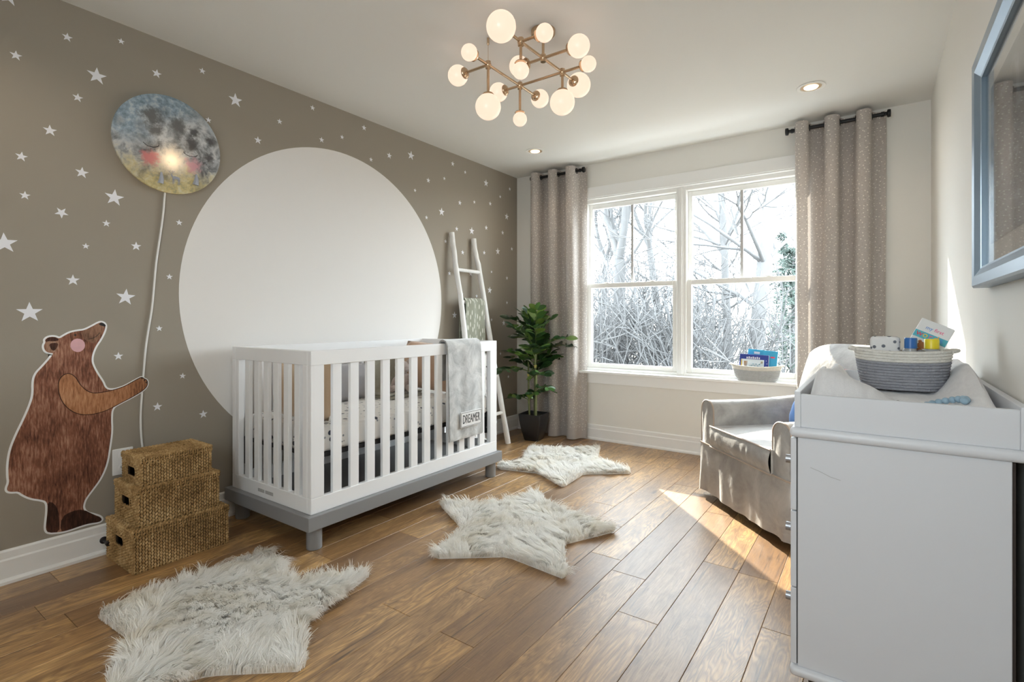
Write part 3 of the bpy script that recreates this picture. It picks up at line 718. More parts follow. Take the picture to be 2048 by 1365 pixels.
# four top rails, four bottom rails, four posts
for a, b, z0, z1, n in (((CX1 - T, CY0), (CX1, CY1), ZR, ZT, 'top_rail'), ((CX0, CY0), (CX0 + T, CY1), ZR, ZT, 'top_rail'),
                        ((CX0 + T, CY0), (CX1 - T, CY0 + T), ZR, ZT, 'top_rail'), ((CX0 + T, CY1 - T), (CX1 - T, CY1), ZR, ZT, 'top_rail'),
                        ((CX1 - T, CY0), (CX1, CY1), ZB, ZL, 'bottom_rail'), ((CX0, CY0), (CX0 + T, CY1), ZB, ZL, 'bottom_rail'),
                        ((CX0 + T, CY0), (CX1 - T, CY0 + T), ZB, ZL, 'bottom_rail'), ((CX0 + T, CY1 - T), (CX1 - T, CY1), ZB, ZL, 'bottom_rail')):
    MB().box((a[0], a[1], z0), (b[0], b[1], z1)).build(n, m_crib, crib, bevel=.0025)
for px, sx in ((CX1, -1), (CX0, 1)):
    for py, sy in ((CY0, 1), (CY1, -1)):
        p = MB().box((px, py, ZL), (px + sx * T, py + sy * .072, ZR)); p.box((px + sx * T, py, ZL), (px + sx * .068, py + sy * T, ZR))
        p.build('post', m_crib, crib, bevel=.002, seg=1)
slat_y = MB().box((-.010, -.0255, ZL - .002), (.010, .0255, ZR + .002)).mesh('slat', m_crib, bevel=.002)
slat_x = MB().box((-.0215, -.010, ZL - .002), (.0215, .010, ZR + .002)).mesh('slat', m_crib, bevel=.002)
ox, oy, _ = crib.location
for i in range(12):
    for xx in (CX1 - T / 2, CX0 + T / 2):
        o = link('slat', slat_y, crib); o.location = (xx - ox, 1.581 + i * .1037 - oy, 0)
for i in range(6):
    for yy in (CY0 + T / 2, CY1 - T / 2):
        o = link('slat', slat_x, crib); o.location = (.205 + i * .0915 - ox, yy - oy, 0)
pl = MB()
pl.box((.325, CY0 - .0012, .199), (.386, CY0, .216)); pl.box((.394, CY0 - .0012, .199), (.466, CY0, .216))
pl.build('maker_label', m_plateg, crib)
# sprung steel support
fr = MB(); fz = .418
fr.box((.105, 1.49, fz), (.745, 1.515, fz + .022)); fr.box((.105, 2.795, fz), (.745, 2.82, fz + .022)); fr.box((.105, 1.515, fz), (.128, 2.795, fz + .022)); fr.box((.722, 1.515, fz), (.745, 2.795, fz + .022))
sup = fr.build('mattress_support', m_mframe, crib)
for yy in (1.75, 2.15, 2.55): MB().box((.128, yy - .012, fz + .004), (.722, yy + .012, fz + .016)).build('cross_bar', m_mframe, sup)
for xx in (.30, .55): MB().box((xx - .008, 1.515, fz + .016), (xx + .008, 2.795, fz + .022)).build('spring_bar', m_mframe, sup)
hg = MB()
for yy in (1.475, 2.83):
    for xx in (.12, .72): hg.box((xx - .012, yy - .008, .30), (xx + .012, yy + .008, fz + .03))
hg.build('hanger_bracket', m_mframe, crib)
for zz in (.34, .76): MB().lathe([(.001, 0), (.006, 0), (.005, .002), (.001, .002)], (.735, CY1 - .052, zz), 10, 'x').build('bolt', m_screw, crib)

# ---- mattress
def printed(name, ground, ink, scale, r0, r1, rough=.85, second=None, ink2=None):
    k = NT(name, rough=rough, spec=0.2, sheen=.2)
    v = k.coord('Object'); d = k.voro(v, scale, 1.0)
    c = k.mix(k.ramp(d, [(r0, (1, 1, 1)), (r1, (0, 0, 0))]), ground, ink)
    if second:
        d2 = k.voro(k.coord('Object', loc=(3.3, 1.7, .4)), second, 1.0)
        c = k.mix(k.ramp(d2, [(r0 * .9, (1, 1, 1)), (r1 * .9, (0, 0, 0))]), c, ink2)
    k.color(c); k.bump(k.noise(v, 90, 3), .12, .004); return k.m
m_sheet = printed('printed_crib_sheet', (0.83, 0.82, 0.80), (0.06, 0.07, 0.10), 17, .19, .22, second=30, ink2=(0.30, 0.32, 0.36))
mt = MB()
def rounded_slab(mb, x0, x1, y0, y1, z0, z1, r=.03, crown=.0, n=5):
    """closed rounded box from stacked rounded-rect loops"""
    loops = []
    prof = [(r * (1 - math.sin(t)), z0 + r * (1 - math.cos(t))) for t in np.linspace(0, PI / 2, n)]
    prof = [(r - r * math.sin(t), z0 + r - r * math.cos(t)) for t in np.linspace(0, PI / 2, n)] + [(r - r * math.cos(t), z1 - r + r * math.sin(t)) for t in np.linspace(0, PI / 2, n)]
    def rr(ins, z):
        pts = []; R = max(.002, r * 1.4 - ins)
        for cx_, cy_, a0 in ((x1 - ins - R, y1 - ins - R, 0), (x0 + ins + R, y1 - ins - R, PI / 2), (x0 + ins + R, y0 + ins + R, PI), (x1 - ins - R, y0 + ins + R, 1.5 * PI)):
            for t in np.linspace(0, PI / 2, 6): pts.append((cx_ + R * math.cos(a0 + t), cy_ + R * math.sin(a0 + t), z))
        return pts
    for ins, z in prof: loops += rr(ins, z)
    m_ = 24; fs = []
    for i in range(len(prof) - 1):
        for k in range(m_):
            k2 = (k + 1) % m_; fs.append((i * m_ + k, i * m_ + k2, (i + 1) * m_ + k2, (i + 1) * m_ + k))
    fs.append(tuple(range(m_))[::-1]); fs.append(tuple((len(prof) - 1) * m_ + k for k in range(m_)))
    return mb.add(loops, fs)
mat_o = rounded_slab(mt, .102, .748, 1.478, 2.832, .440, .566, .022).build('crib_mattress', m_sheet, smooth=40)
tag(mat_o, 'white crib mattress sheet printed with small dark moons and stars', 'mattress')

def pillow_mesh(w_, h_, t_, n=14, puff=.5):
    """pillow in local XZ, thickness along Y, base at z=0"""
    mb = MB()
    for sgn in (1, -1):
        def fn(u, v, s=sgn):
            a = 2 * u - 1; b = 2 * v - 1
            f = max(0, (1 - abs(a) ** 3.0)) ** puff * max(0, (1 - abs(b) ** 3.0)) ** puff
            px = a * w_ / 2 * (1 - .06 * (1 - abs(a)) * 0 - .05 * b * b * abs(a)); pz = h_ / 2 + b * h_ / 2 * (1 - .05 * a * a * abs(b))
            wr = mnoise.noise(Vector((a * 2.2, b * 2.2, s * 3.1 + w_ * 9))) * .010 * f
            return (px, s * (t_ / 2) * f + wr * s, pz)
        mb.grid(fn, n, n)
    bm = bmesh.new(); me = mb.mesh('pillow', fix=False); bm.from_mesh(me); bmesh.ops.remove_doubles(bm, verts=bm.verts, dist=.0005); bmesh.ops.recalc_face_normals(bm, faces=bm.faces); bm.to_mesh(me); bm.free()
    me.polygons.foreach_set('use_smooth', [True] * len(me.polygons)); return me
def pillow(name, w_, h_, t_, m, loc, rz, tilt, label, cat='pillow', puff=.5, roll=0):
    me = pillow_mesh(w_, h_, t_, puff=puff); me.materials.append(m)
    o = link(name, me); o.location = loc
    o.rotation_mode = 'XYZ'; o.rotation_euler = (math.radians(tilt), math.radians(roll), math.radians(rz))
    return tag(o, label, cat)
def cloth_mat(name, col, rough=.9, sheen=.35, bs=300, bst=.25, var=(7, .10)):
    return mat(name, col, rough, spec=.15, sheen=sheen, bump=(bs, bst), var=var)
m_beige = cloth_mat('tan_linen', (0.68, 0.53, 0.38)); m_beige2 = cloth_mat('peach_linen', (0.58, 0.40, 0.29))
m_grey1 = cloth_mat('grey_cotton', (0.34, 0.33, 0.34)); m_sage = cloth_mat('sage_knit', (0.37, 0.35, 0.285), bs=160, bst=.5)
MZ = .566
pillow('tan_pillow', .47, .345, .15, m_beige, (.475, 1.580, MZ + .005), 2, -7, 'tan linen pillow leaning on the near end slats of the crib')
pillow('grey_pillow', .58, .235, .12, m_grey1, (.180, 1.985, MZ + .003), 90, -10, 'long grey bolster pillow against the back slats of the crib')
pillow('peach_pillow', .42, .325, .12, m_beige2, (.345, 2.640, MZ + .028), 31, -9, 'peach square pillow in the far corner of the crib', roll=9)
pillow('dark_grey_cushion', .20, .26, .07, m_grey1, (.645, 2.762, MZ + .004), 176, -5, 'grey cushion standing by the far end slats of the crib')
# folded knit blanket hanging over the back rail, its end lying on the mattress
kb = thing('knit_blanket', 'sage knit blanket hung on the back of the crib behind the plush bear', 'blanket', (.25, 2.385, MZ))
path = [(.262, .945 - .30), (.150, .78), (.150, .72), (.158, .66), (.175, .61), (.215, .592), (.30, .590), (.36, .588), (.375, .578)]
path = [(.128, .800), (.133, .755), (.142, .70), (.155, .645), (.180, .605), (.220, .592), (.280, .590), (.335, .590), (.372, .588)]
def kfn(u, v, off=0):
    i = u * (len(path) - 1); k = min(int(i), len(path) - 2); t = i - k
    px = path[k][0] * (1 - t) + path[k + 1][0] * t; pz = path[k][1] * (1 - t) + path[k + 1][1] * t
    return (px + off * .7, 2.265 + v * .30 + .006 * math.sin(u * 9), pz + off * .7 + .003 * math.sin(v * 14 + u * 5))
sl = MB().grid(lambda u, v: kfn(u, v, .014), 24, 14); sl.grid(lambda u, v: kfn(u, v, 0), 24, 14)
sl.grid(lambda u, v: kfn(u, 0, .014 * v), 24, 1); sl.grid(lambda u, v: kfn(u, 1, .014 * v), 24, 1); sl.grid(lambda u, v: kfn(1, u, .014 * v), 14, 1); sl.grid(lambda u, v: kfn(0, u, .014 * v), 14, 1)
sl.build('upper_fold', m_sage, kb, smooth=50)
MB().box((.20, 2.27, MZ + .002), (.395, 2.55, MZ + .022)).build('lower_fold', m_sage, kb, bevel=.008, seg=3, smooth=50)

# ---- plush bear
m_plush = mat('dusty_pink_plush', (0.50, 0.42, 0.39), 0.95, spec=.1, sheen=.6, bump=(140, .5))
tb = thing('plush_bear', 'pale mauve plush teddy bear sitting on the blanket in the crib', 'plush toy', (.315, 2.455, .605))
bz = .605; bx, by = .315, 2.455
MB().sphere((bx, by, bz + .075), .062, 20, 12, (.92, .95, 1.25)).build('body', m_plush, tb, smooth=0)
hd = MB().sphere((bx + .010, by - .015, bz + .195), .060, 20, 12, (.95, 1.05, .95)).build('head', m_plush, tb, smooth=0)
MB().sphere((bx + .058, by - .035, bz + .182), .026, 14, 9, (1, 1.05, .85)).build('muzzle', m_plush, hd, smooth=0)
MB().sphere((bx + .083, by - .043, bz + .190), .007, 10, 6).build('nose', m_bblack, hd, smooth=0)
for s in (-1, 1):
    MB().sphere((bx + .052, by - .020 + s * .026, bz + .208), .0048, 10, 6).build('eye', m_bblack, hd, smooth=0)
    MB().sphere((bx - .002, by - .010 + s * .050, bz + .243), .021, 14, 9, (.5, 1, 1)).build('ear', m_plush, hd, smooth=0)
    MB().tube([(bx + .01, by + s * .045, bz + .125), (bx + .035, by + s * .075, bz + .085), (bx + .045, by + s * .085, bz + .04)], [.018, .021, .022], 12).sphere((bx + .046, by + s * .086, bz + .034), .022, 12, 8).build('arm', m_plush, tb, smooth=50)
    MB().tube([(bx + .02, by + s * .040, bz + .030), (bx + .07, by + s * .060, bz + .026), (bx + .115, by + s * .072, bz + .026)], [.030, .027, .024], 12).sphere((bx + .125, by + s * .075, bz + .030), .028, 12, 8, (.7, 1, 1.1)).build('leg', m_plush, tb, smooth=50)
tb.rotation_euler = (0, 0, -.95); tb.scale = (.80, .80, .80)

# ---- grey blanket with a name patch over the front rail
m_gblank = NT('grey_velvet_fleece', rough=.8, spec=.2, sheen=.8)
k = m_gblank; n = k.noise(k.coord('Object'), 9, 5, .65, .6); k.color(k.ramp(n, [(0.33, (0.30, 0.30, 0.295)), (0.5, (0.44, 0.44, 0.43)), (0.66, (0.58, 0.575, 0.56))])); k.bump(n, .25, .02); m_gblank = k.m
gb = thing('fleece_blanket', 'soft grey fleece blanket with a lettered patch draped over the crib front rail', 'blanket', (.79, 2.507, ZT))
gy0, gy1 = 2.345, 2.668
drop = [(.710, .70), (.722, .80), (.735, .88), (.742, .925), (.752, .952), (.772, .958), (.795, .950), (.806, .925), (.809, .86), (.812, .75), (.815, .64), (.818, .53), (.820, .43), (.820, .350), (.815, .338)]
def gfn(u, v, off=0.0):
    i = u * (len(drop) - 1); k_ = min(int(i), len(drop) - 2); t = i - k_
    px = drop[k_][0] * (1 - t) + drop[k_ + 1][0] * t; pz = drop[k_][1] * (1 - t) + drop[k_ + 1][1] * t
    fold = .005 * math.sin(v * 11 + 1.0) * max(0, u - .4) + .003 * math.sin(v * 23 + u * 4) * max(0, u - .4)
    yy = gy0 + v * (gy1 - gy0) + .010 * (u - .5) - .014 * max(0, u - .6) * (v - .5)
    nx, nz = (1, 0) if u > .45 else ((0, 1) if u > .3 else (-1, 0))
    return (px + nx * off + (fold if u > .4 else 0), yy, pz + nz * off - .012 * v * max(0, u - .5) * 0)
bb = MB().grid(lambda u, v: gfn(u, v, .007), 42, 22)
bb.grid(lambda u, v: gfn(u, v, -.004), 42, 22)
for e_ in (0, 1): bb.grid(lambda u, v: gfn(u, e_, -.004 + .011 * v), 42, 1); bb.grid(lambda u, v: gfn(e_, u, -.004 + .011 * v), 22, 1)
bb.build('fabric', m_gblank, gb, smooth=60)
m_patch = mat('white_patch_cloth', (0.74, 0.73, 0.72), .8); m_lett = mat('charcoal_thread', (0.05, 0.05, 0.055), .7)
px0 = .838
pt = MB().box((px0 - .004, 2.436, .412), (px0 + .001, 2.641, .508)).build('patch', m_patch, gb, bevel=.001, seg=1)
bo = MB(); bw = .0022
for a, b in (((2.440, .416), (2.637, .416 + bw)), ((2.440, .504 - bw), (2.637, .504)), ((2.440, .416), (2.440 + bw, .504)), ((2.637 - bw, .416), (2.637, .504))): bo.box((px0 + .001, a[0], a[1]), (px0 + .0018, b[0], b[1]))
bo.build('stitched_border', m_lett, pt)
lt = link('lettering', text_mesh('DREAMER', .078, m_lett, .0005, sx=.50), pt)
lt.matrix_local = basis((0, 1, 0), (0, 0, 1), Vector((px0 + .0016, 2.5385, .459)) - Vector(gb.location))

# ================================================================== STAR RUGS (fur)
m_fur = NT('white_faux_fur', rough=.65, spec=.25, sheen=.4)
k = m_fur; n = k.noise(k.coord('Object'), 8, 4, .6); k.color(k.ramp(n, [(0.34, (0.84, 0.79, 0.69)), (0.5, (0.93, 0.91, 0.87)), (0.66, (0.96, 0.955, 0.94))]))
tl = k.node('BsdfTranslucent'); tl.inputs[0].default_value = (.96, .94, .90, 1); mx = k.node('MixShader'); mx.inputs[0].default_value = .5
k.L(k.p.outputs[0], mx.inputs[1]); k.L(tl.outputs[0], mx.inputs[2]); k.L(mx.outputs[0], k.out.inputs[0]); m_fur = k.m
m_back = mat('rug_backing', (0.88, 0.86, 0.82), .9)
def in_poly(P, x, y):
    c = np.zeros(len(x), bool); n_ = len(P)
    for i in range(n_):
        x0, y0 = P[i]; x1, y1 = P[(i + 1) % n_]
        cond = ((y0 > y) != (y1 > y)); xi = (x1 - x0) * (y - y0) / ((y1 - y0) if abs(y1 - y0) > 1e-9 else 1e-9) + x0
        c ^= cond & (x < xi)
    return c
def edge_dist(P, x, y):
    d = np.full(len(x), 9.0); nx = np.zeros(len(x)); ny = np.zeros(len(x)); n_ = len(P)
    for i in range(n_):
        ax, ay = P[i]; bx_, by_ = P[(i + 1) % n_]; ex, ey = bx_ - ax, by_ - ay; L2 = ex * ex + ey * ey + 1e-12
        t = np.clip(((x - ax) * ex + (y - ay) * ey) / L2, 0, 1); qx, qy = ax + t * ex, ay + t * ey
        dd = np.hypot(x - qx, y - qy); m_ = dd < d
        d[m_] = dd[m_]; nx[m_] = ((qx - x) / (dd + 1e-6))[m_]; ny[m_] = ((qy - y) / (dd + 1e-6))[m_]
    return d, nx, ny
def fur_rug(tips, notches, label, N, seed, wid=.0022, ln=.068):
    P0 = []
    for a, b in zip(tips, notches): P0 += [a, b]
    P = P0
    # keep tips fairly sharp: one corner-cutting pass
    q = []
    for i in range(len(P)):
        a, b = Vector(P[i]), Vector(P[(i + 1) % len(P)])
        q += [tuple(a.lerp(b, .05)), tuple(a.lerp(b, .5)), tuple(a.lerp(b, .92))]
    P = q
    rs = np.random.RandomState(seed)
    cx_, cy_ = np.mean([t[0] for t in tips]), np.mean([t[1] for t in tips])
    t = thing('star_rug', label, 'rug', (cx_, cy_, 0), group='white star-shaped fur rugs')
    Pin = [tuple(Vector(p).lerp(Vector((cx_, cy_)), .045)) for p in P]
    # low domed backing: rings of the star outline shrinking towards the centre
    bkv = []; bkf = []; nb = len(P)
    for f_, z_ in ((.07, .0005), (.07, .004), (.14, .013), (.40, .017), (.75, .019)):
        bkv += [(*Vector(p).lerp(Vector((cx_, cy_)), f_), z_) for p in P]
    for r_ in range(4):
        for i in range(nb): bkf.append((r_ * nb + i, r_ * nb + (i + 1) % nb, (r_ + 1) * nb + (i + 1) % nb, (r_ + 1) * nb + i))
    bkv.append((cx_, cy_, .019)); bkf += [(4 * nb + i, 4 * nb + (i + 1) % nb, 5 * nb) for i in range(nb)]
    bkv.append((cx_, cy_, .0005)); bkf += [((i + 1) % nb, i, 5 * nb + 1) for i in range(nb)]
    MB().add(bkv, bkf).build('backing', m_back, t)
    xs = [p[0] for p in P]; ys = [p[1] for p in P]
    X = rs.uniform(min(xs), max(xs), N * 5); Y = rs.uniform(min(ys), max(ys), N * 5)
    ok = in_poly(Pin, X, Y); X, Y = X[ok][:N], Y[ok][:N]; N = len(X)
    d, nx, ny = edge_dist(P, X, Y)
    fl = lambda x, y, k_: np.sin(x * 9.1 * k_ + 2.1 * np.sin(y * 7.3 * k_ + seed)) + np.cos(y * 8.3 * k_ + 1.7 * np.sin(x * 6.1 * k_ + seed * 2))
    ang = fl(X, Y, 1.0) * .9 + .8 * fl(X + 3, Y - 2, 2.3) * .5 + seed
    # clumps
    nc = max(60, N // 45); cxs = X[:nc]; cys = Y[:nc]
    best = np.zeros(N, int)
    for s0 in range(0, N, 4000):
        dd = (X[s0:s0 + 4000, None] - cxs[None]) ** 2 + (Y[s0:s0 + 4000, None] - cys[None]) ** 2
        best[s0:s0 + 4000] = dd.argmin(1)
    cang = ang[:nc] + rs.normal(0, .35, nc); chei = rs.uniform(.45, 1.25, nc); ctw = rs.normal(0, .55, nc)
    a = cang[best] + rs.normal(0, .30, N)
    dx, dy = np.cos(a), np.sin(a)
    wgt = np.clip(1 - d / .045, 0, 1) * .85
    ca, sa = np.cos(ctw[best] + rs.normal(0, .25, N)), np.sin(ctw[best] + rs.normal(0, .25, N))
    ox_, oy_ = nx * ca - ny * sa, nx * sa + ny * ca
    dx = dx * (1 - wgt) + ox_ * wgt; dy = dy * (1 - wgt) + oy_ * wgt
    L = ln * rs.uniform(.55, 1.2, N) * (.55 + .45 * chei[best]) * (1 - .15 * np.clip(1 - d / .04, 0, 1)) * np.where((rs.uniform(0, 1, N) < .16) & (d < .05), 1.55, 1.0)
    up = (.32 * chei[best] + .04) * (1 - .45 * wgt)
    tipx = X + dx * L * .80; tipy = Y + dy * L * .80; tipz = .006 + .012 * np.clip(d / .06, 0, 1) + L * up
    ctx = cxs[best] + np.cos(cang[best]) * L * .8; cty = cys[best] + np.sin(cang[best]) * L * .8
    kk = .30 * (1 - wgt)
    tipx = tipx * (1 - kk) + ctx * kk; tipy = tipy * (1 - kk) + cty * kk
    z0 = .004 + .010 * np.clip(d / .06, 0, 1)
    m1x, m1y, m1z = X + (tipx - X) * .22, Y + (tipy - Y) * .22, z0 + .003 + L * .26
    m2x, m2y, m2z = X + (tipx - X) * .62, Y + (tipy - Y) * .62, np.maximum(z0 + .004 + L * .34 * (.5 + .6 * chei[best]), tipz)
    wa = a + PI / 2 + rs.normal(0, .5, N); wx, wy = np.cos(wa) * wid / 2, np.sin(wa) * wid / 2
    V = np.zeros((N, 7, 3), np.float32)
    for i, (px_, py_, pz_, w_) in enumerate(((X, Y, z0, 1), (m1x, m1y, m1z, 1), (m2x, m2y, m2z, .7))):
        V[:, 2 * i, 0], V[:, 2 * i, 1], V[:, 2 * i, 2] = px_ - wx * w_, py_ - wy * w_, pz_
        V[:, 2 * i + 1, 0], V[:, 2 * i + 1, 1], V[:, 2 * i + 1, 2] = px_ + wx * w_, py_ + wy * w_, pz_
    V[:, 6, 0], V[:, 6, 1], V[:, 6, 2] = tipx, tipy, np.maximum(tipz, .006)
    V[:, :, 0] -= cx_; V[:, :, 1] -= cy_
    F = np.array([[0, 1, 3], [0, 3, 2], [2, 3, 5], [2, 5, 4], [4, 5, 6]], np.int32)
    idx = (np.arange(N, dtype=np.int32)[:, None, None] * 7 + F[None]).reshape(-1)
    me = bpy.data.meshes.new('fur_pile'); nt_ = N * 5
    me.vertices.add(N * 7); me.vertices.foreach_set('co', V.reshape(-1))
    me.loops.add(nt_ * 3); me.loops.foreach_set('vertex_index', idx)
    me.polygons.add(nt_); me.polygons.foreach_set('loop_start', np.arange(0, nt_ * 3, 3, dtype=np.int32)); me.polygons.foreach_set('loop_total', np.full(nt_, 3, np.int32))
    me.polygons.foreach_set('use_smooth', np.ones(nt_, bool))
    me.update(calc_edges=True); me.materials.append(m_fur)
    tag(link('fur_pile', me, t), kind='stuff')
fur_rug([(.606, 1.335), (1.205, 1.470), (1.53, .93), (1.17, .50), (.600, .650)], [(1.020, 1.205), (1.295, 1.085), (1.30, .74), (.880, .665), (.625, .985)],
        'white fur star rug in the foreground, cut by the photo edge', 76000, 1, wid=.0024)
fur_rug([(1.235, 2.710), (1.880, 2.480), (1.915, 1.870), (1.290, 1.675), (.850, 2.210)], [(1.456, 2.540), (1.730, 2.175), (1.574, 1.900), (1.205, 2.010), (1.180, 2.420)],
        'white fur star rug in the middle of the floor', 52000, 2, wid=.0028)
fur_rug([(.560, 3.590), (1.060, 3.985), (1.575, 3.465), (1.310, 2.880), (.670, 2.975)], [(.850, 3.715), (1.200, 3.630), (1.287, 3.235), (.996, 3.060), (.725, 3.320)],
        'white fur star rug farthest away, below the window', 34000, 3, wid=.0036)
# ================================================================== LADDER
m_lad = mat('whitewashed_wood', (0.80, 0.79, 0.77), .7, spec=.25, var=(30, .10), bump=(50, .35), stretch=(1, 1, .25))
lad = thing('decor_ladder', 'rustic whitewashed wooden ladder leaning on the taupe wall', 'ladder', (.30, 3.41, 0))
def densify(pts, n, jit, seed):
    r_ = random.Random(seed); out = []
    m_ = len(pts) - 1
    for i in range(n + 1):
        t = i / n * m_; k_ = min(int(t), m_ - 1); f_ = t - k_
        p = [pts[k_][j] * (1 - f_) + pts[k_ + 1][j] * f_ for j in range(3)]
        out.append((p[0] + r_.uniform(-jit, jit), p[1] + r_.uniform(-jit, jit), p[2]))
    return out
RR = [(.313, 3.676, 0.0), (.262, 3.652, .31), (.205, 3.630, .64), (.140, 3.612, 1.02), (.105, 3.592, 1.28), (.068, 3.566, 1.56), (.043, 3.543, 1.70), (.034, 3.540, 1.80)]
RL = [(.313, 3.230, 0.0), (.262, 3.250, .31), (.205, 3.272, .64), (.140, 3.290, .98), (.103, 3.288, 1.25), (.066, 3.262, 1.55), (.046, 3.256, 1.70), (.034, 3.252, 1.815)]
for i, R_ in enumerate((RL, RR)):
    d_ = densify(R_, 22, .0018, 40 + i)
    MB().tube(d_, [.024 - .003 * j / 22 + random.Random(j + i).uniform(-.001, .001) for j in range(23)], 12).build('rail', m_lad, lad, smooth=50)
def at_z(R_, z):
    for a, b in zip(R_, R_[1:]):
        if a[2] <= z <= b[2]:
            t = (z - a[2]) / (b[2] - a[2]); return tuple(a[j] * (1 - t) + b[j] * t for j in range(3))
for i, z in enumerate((.275, .75, 1.235, 1.505)):
    a = at_z(RL, z); b = at_z(RR, z - .004)
    a = (a[0], a[1] - .012, a[2]); b = (b[0], b[1] + .008, b[2])
    MB().tube(densify([a, b], 8, .001, 60 + i), [.0155] * 9, 10).build('rung', m_lad, lad, smooth=50)
def starry(name, ground, ink, scale, r0, r1):
    k = NT(name, rough=.9, spec=.15, sheen=.3); v = k.coord('UV', scale=(1, 1, 1))
    d = k.voro(v, scale, .8, dims='2D'); n = k.noise(k.coord('Object'), 120, 3)
    c = k.mix(k.ramp(d, [(r0, (1, 1, 1)), (r1, (0, 0, 0))]), k.mix(n, tuple(x * .85 for x in ground), tuple(min(1, x * 1.15) for x in ground)), ink)
    k.color(c); k.bump(n, .3, .006); return k.m
m_green = starry('sage_star_muslin', (0.27, 0.275, 0.215), (0.66, 0.65, 0.58), 11, .16, .22)
m_moonb = starry('white_moon_muslin', (0.74, 0.73, 0.70), (0.24, 0.25, 0.26), 10, .15, .19)
def draped(name, rz, y0, y1, front, back, m, label, cx):
    """cloth folded over a rung at height rz: front panel hangs vertically from the rung"""
    t = thing(name, label, 'blanket', (cx, (y0 + y1) / 2, rz))
    def fn(u, v, off=0):
        s = u * (front + back + .06)
        if s < front: x_, z_ = cx + .030, rz - front + s
        elif s < front + .06:
            a = (s - front) / .06 * PI; x_, z_ = cx + .030 * math.cos(a), rz + .024 * math.sin(a)
        else: x_, z_ = cx - .030 - .04 * (s - front - .06), rz - (s - front - .06)
        x_ += .006 * math.sin(v * 13 + z_ * 3) + off * (1 if s < front + .03 else -1)
        w_ = 1 - .10 * max(0, z_ - rz + .2)
        yy = (y0 + y1) / 2 + (v - .5) * (y1 - y0) * w_
        return (x_, yy, z_)
    mb = MB().grid(lambda u, v: fn(u, v, .005), 40, 18, uvs=True); mb.grid(lambda u, v: fn(u, v, -.003), 40, 18, uvs=True)
    for e_ in (0, 1): mb.grid(lambda u, v: fn(u, e_, -.003 + .008 * v), 40, 1); mb.grid(lambda u, v: fn(e_, u, -.003 + .008 * v), 18, 1)
    mb.build('fabric', m, t, smooth=60)
c1 = at_z(RL, 1.235)
draped('muslin_blanket', 1.245, 3.316, 3.572, .62, .55, m_green, 'sage green star-print muslin blanket folded over the upper ladder rung', c1[0])
c2 = at_z(RL, .75)
draped('muslin_blanket', .768, 3.298, 3.600, .42, .38, m_moonb, 'white moon-print muslin blanket on the lower ladder rung behind the crib', c2[0])

# ================================================================== POTTED PLANT
m_pot = mat('black_glazed_pot', (0.012, 0.011, 0.012), .35, spec=.5); m_soil = mat('dark_potting_moss', (0.03, 0.026, 0.015), .95, bump=(80, .8))
pcx, pcy = .415, 3.930
plant = thing('potted_plant', 'artificial leafy green plant in a square tapered black pot', 'plant', (pcx, pcy, 0))
pr = MB(); th = math.radians(8)
def sq(hw, z, n=5):
    out = []; cr_ = hw * .16
    for i in range(4):
        a0 = i * PI / 2
        for t in np.linspace(0, PI / 2, n):
            x_, y_ = hw - cr_ + cr_ * math.cos(t), hw - cr_ + cr_ * math.sin(t)
            xr, yr = x_ * math.cos(a0) - y_ * math.sin(a0), x_ * math.sin(a0) + y_ * math.cos(a0)
            out.append((pcx + xr * math.cos(th) - yr * math.sin(th), pcy + xr * math.sin(th) + yr * math.cos(th), z))
    return out
prof = [(.010, .0), (.062, .0), (.068, .006), (.090, .10), (.103, .18), (.108, .232), (.108, .240), (.100, .240), (.098, .215), (.010, .205)]
vs = []; fs = []
for hw, z in prof: vs += sq(hw, z)
for i in range(len(prof) - 1):
    for k_ in range(20): fs.append((i * 20 + k_, i * 20 + (k_ + 1) % 20, (i + 1) * 20 + (k_ + 1) % 20, (i + 1) * 20 + k_))
fs.append(tuple(range(20))[::-1]); fs.append(tuple((len(prof) - 1) * 20 + k_ for k_ in range(20)))
pr.add(vs, fs).build('pot', m_pot, plant, smooth=35)
MB().prism(sq(.097, .205), sq(.097, .217)).build('soil', m_soil, plant)
m_cane = mat('green_cane', (0.145, 0.16, 0.055), .5, var=(40, .25)); m_joint2 = mat('yellow_cane_joint', (0.50, 0.42, 0.10), .5); m_stem = mat('leaf_stem', (0.14, 0.19, 0.06), .5)
def leafmat():
    k = NT('glossy_leaf', rough=.32, spec=.5)
    r_ = k.node('ObjectInfo').outputs['Random']
    k.color(k.ramp(r_, [(0.0, (0.014, 0.036, 0.014)), (0.45, (0.030, 0.075, 0.022)), (0.75, (0.065, 0.140, 0.030)), (1.0, (0.150, 0.230, 0.040))]))
    return k.m
m_leaf = leafmat()
lf = MB(); prof_l = [(0, .004), (.14, .34), (.34, .56), (.58, .60), (.80, .44), (.94, .19), (1, .01)]
vs = []
for t, w_ in prof_l:
    z = -.10 * t * t
    vs += [(-w_ * .5, t, z + .10 * w_), (0, t, z), (w_ * .5, t, z + .10 * w_)]
fs = []
for i in range(len(prof_l) - 1):
    for k_ in range(2): fs.append((i * 3 + k_, i * 3 + k_ + 1, (i + 1) * 3 + k_ + 1, (i + 1) * 3 + k_))
leaf_me = lf.add(vs, fs).mesh('leaf', m_leaf, smooth=0, fix=False)
prn = random.Random(21)
canes = [((-.025, -.035), 0.70), ((.015, .01), 1.05), ((.030, -.015), .86), ((.045, -.04), .80), ((-.01, .03), .95)]
